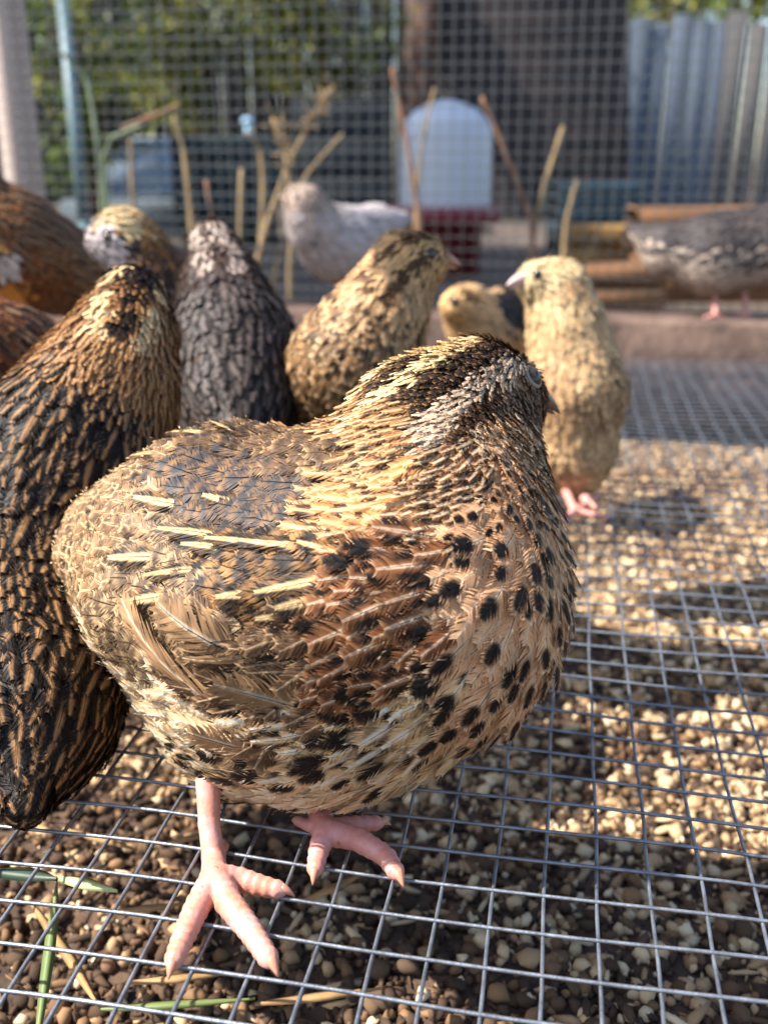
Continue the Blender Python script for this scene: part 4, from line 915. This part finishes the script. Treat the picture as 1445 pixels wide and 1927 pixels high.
M_leaf = material('leaf', rough=.5, attr=True, transl=.3, spec=.4)
GL = [lin(*c) for c in ((64, 78, 32), (96, 108, 38), (42, 54, 26), (130, 130, 48), (74, 66, 36), (150, 148, 56))]
YL = [lin(*c) for c in ((140, 150, 60), (170, 160, 80), (110, 130, 56), (176, 168, 96))]
def shrub(name, label, cat, px, py, zc, rad, n, size, seed, cols, group=None):
    c = at(px, py, zc); b0 = np.array((c[0], c[1], GZ-.03)); o = empty(name, b0, label, cat, group)
    V, F, C = leaves(n, c, rad, size, seed, cols); kind(mesh_np('crown', V, [F], M_leaf, o, color=C), 'stuff')
    r = np.random.default_rng(seed); mb = MB(); mb.tube([b0, (b0+c)/2+np.array((.03, 0, 0)), c], [.035, .028, .018], 8)
    for k in range(9):
        e = c+unit(r.normal(0, 1, 3))*np.asarray(rad)*.75; m_ = (c+e)/2+r.normal(0, .03, 3); mb.tube([b0*.35+c*.65, m_, e], [.016, .01, .004], 6)
    mb.build('trunk', M_bark, o, True)
t_ = MB(); t_.tube([at(795, -160, 4.7), at(797, 60, 4.7), at(786, 170, 4.7), at(790, 350, 4.7), at(792, 450, 4.7)], [.085, .08, .075, .085, .1], 12)
tr_ = empty('tree', at(792, 450, 4.7), 'reddish barked tree trunk standing against the dark shed', 'tree'); t_.build('trunk', M_bark, tr_, True)
V, F, C = leaves(1500, at(780, -330, 4.7), (.5, .3, .25), .05, 31, GL); kind(mesh_np('crown', V, [F], M_leaf, tr_, color=C), 'stuff')
shrub('shrub', 'yellow green leafy shrub next to the pale fence post', 'shrub', 150, 150, 3.2, (.20, .2, .36), 1500, .045, 41, GL+YL[2:3])
shrub('shrub', 'dark leafy hedge shrub above the blue grey bin', 'shrub', 350, 80, 4.4, (.42, .3, .5), 2600, .05, 42, GL)
shrub('shrub', 'dark hedge shrub with sparse light leaves left of the tree trunk'.replace('left of', 'beside'), 'shrub', 600, 60, 4.5, (.42, .3, .55), 2300, .05, 43, GL)
shrub('tree', 'yellow green sunlit tree beyond the blue grey board fence', 'tree', 1240, -40, 11, (1.0, .8, .75), 5200, .11, 44, YL+GL[:2])
shrub('tree', 'small pale green tree rising behind the palings', 'tree', 1440, -120, 10, (.7, .6, .7), 2200, .11, 45, YL)
# wall added out of frame on the left to shade the yard
hb = MB(); hb.bbox((-2.75, 2.35, 1.7), (.12, 0, 0), (0, .75, 0), (0, 0, 1.85), .01)
tag(hb.build('shade_wall', material('shade_wall_render', lin(150, 140, 128), rough=.9, base2=lin(140, 128, 116), scale=5)), 'rendered wall added out of view to shade the yard', 'wall')
# straw and green blades in the litter
def blade(name, pl, z, w, mat, label, group=None, seed=0, flat=True):
    p = np.array([on_z(x, y, z+dz) for x, y, dz in pl]); t = np.linspace(0, len(p)-1, 14); p = np.stack([np.interp(t, np.arange(len(p)), p[:, k]) for k in range(3)], 1)
    p[1:-1] = .25*p[:-2]+.5*p[1:-1]+.25*p[2:]; T = unit(np.gradient(p, axis=0)); s_ = unit(np.cross(T, ZD)); ww = (w*np.clip(np.sin(np.linspace(.35, 3.0, 14)), .15, 1))[:, None]
    V = np.concatenate([p+s_*ww, p+ZD*w*.35, p-s_*ww, p-ZD*w*.25]); k = 14; F = [(q*k+i, q*k+i+1, ((q+1) % 4)*k+i+1, ((q+1) % 4)*k+i) for q in range(4) for i in range(k-1)]
    return tag(mesh_np(name, V, [np.array(F)], mat, smooth_=True), label, name.split('_')[-1], group)
blade('green_blade', [(70, 1960, 0), (95, 1780, .01), (108, 1660, .02)], -.04, .0016, M_green, 'upright green grass blade poking up below the wire floor')
blade('green_blade', [(190, 1900, 0), (330, 1890, .002), (480, 1880, 0)], -.045, .0016, M_green, 'green grass blade lying flat below the wire floor')
blade('green_blade', [(-20, 1640, .01), (50, 1645, .012), (108, 1655, .015)], -.03, .0030, material('dark_leaf', lin(44, 62, 46), rough=.5), 'dark green leaf blade at the tail of the dark hen')
blade('pale_leaf', [(112, 1652, .01), (160, 1662, .012), (222, 1678, .01)], -.025, .0022, M_palegreen, 'pale yellow green leaf tip under the wire floor')
SL = ('dry straw behind the near foot of the speckled quail', 'thick pale straw under the claws of the near foot', 'straw beside the tail of the dark streaked quail', 'straw lying by the upright green blade',
      'straw between the two feet of the speckled quail', 'straw behind the shank of the near leg', 'straw next to the flat green blade')
for i, (x0, y0, x1, y1) in enumerate(((200, 1718, 350, 1700), (235, 1850, 430, 1832), (120, 1560, 260, 1600), (60, 1700, 190, 1900), (560, 1700, 690, 1640), (300, 1590, 420, 1560), (480, 1890, 720, 1860))):
    blade('dry_straw', [(x0, y0, 0), ((x0+x1)/2+6, (y0+y1)/2, .003), (x1, y1, 0)], -.047, .0017, M_straw, SL[i], 'straws in the litter')

# a batten added above the frame to cast a shadow band on the litter
bt = MB(); bt.bbox(RD*(-.09)+CD*.325+ZD*.5, RD*.29, CD*.024, ZD*.018, .002)
tag(bt.build('shade_batten', M_post), 'pale wooden batten added out of view to shade a band of litter', 'batten')
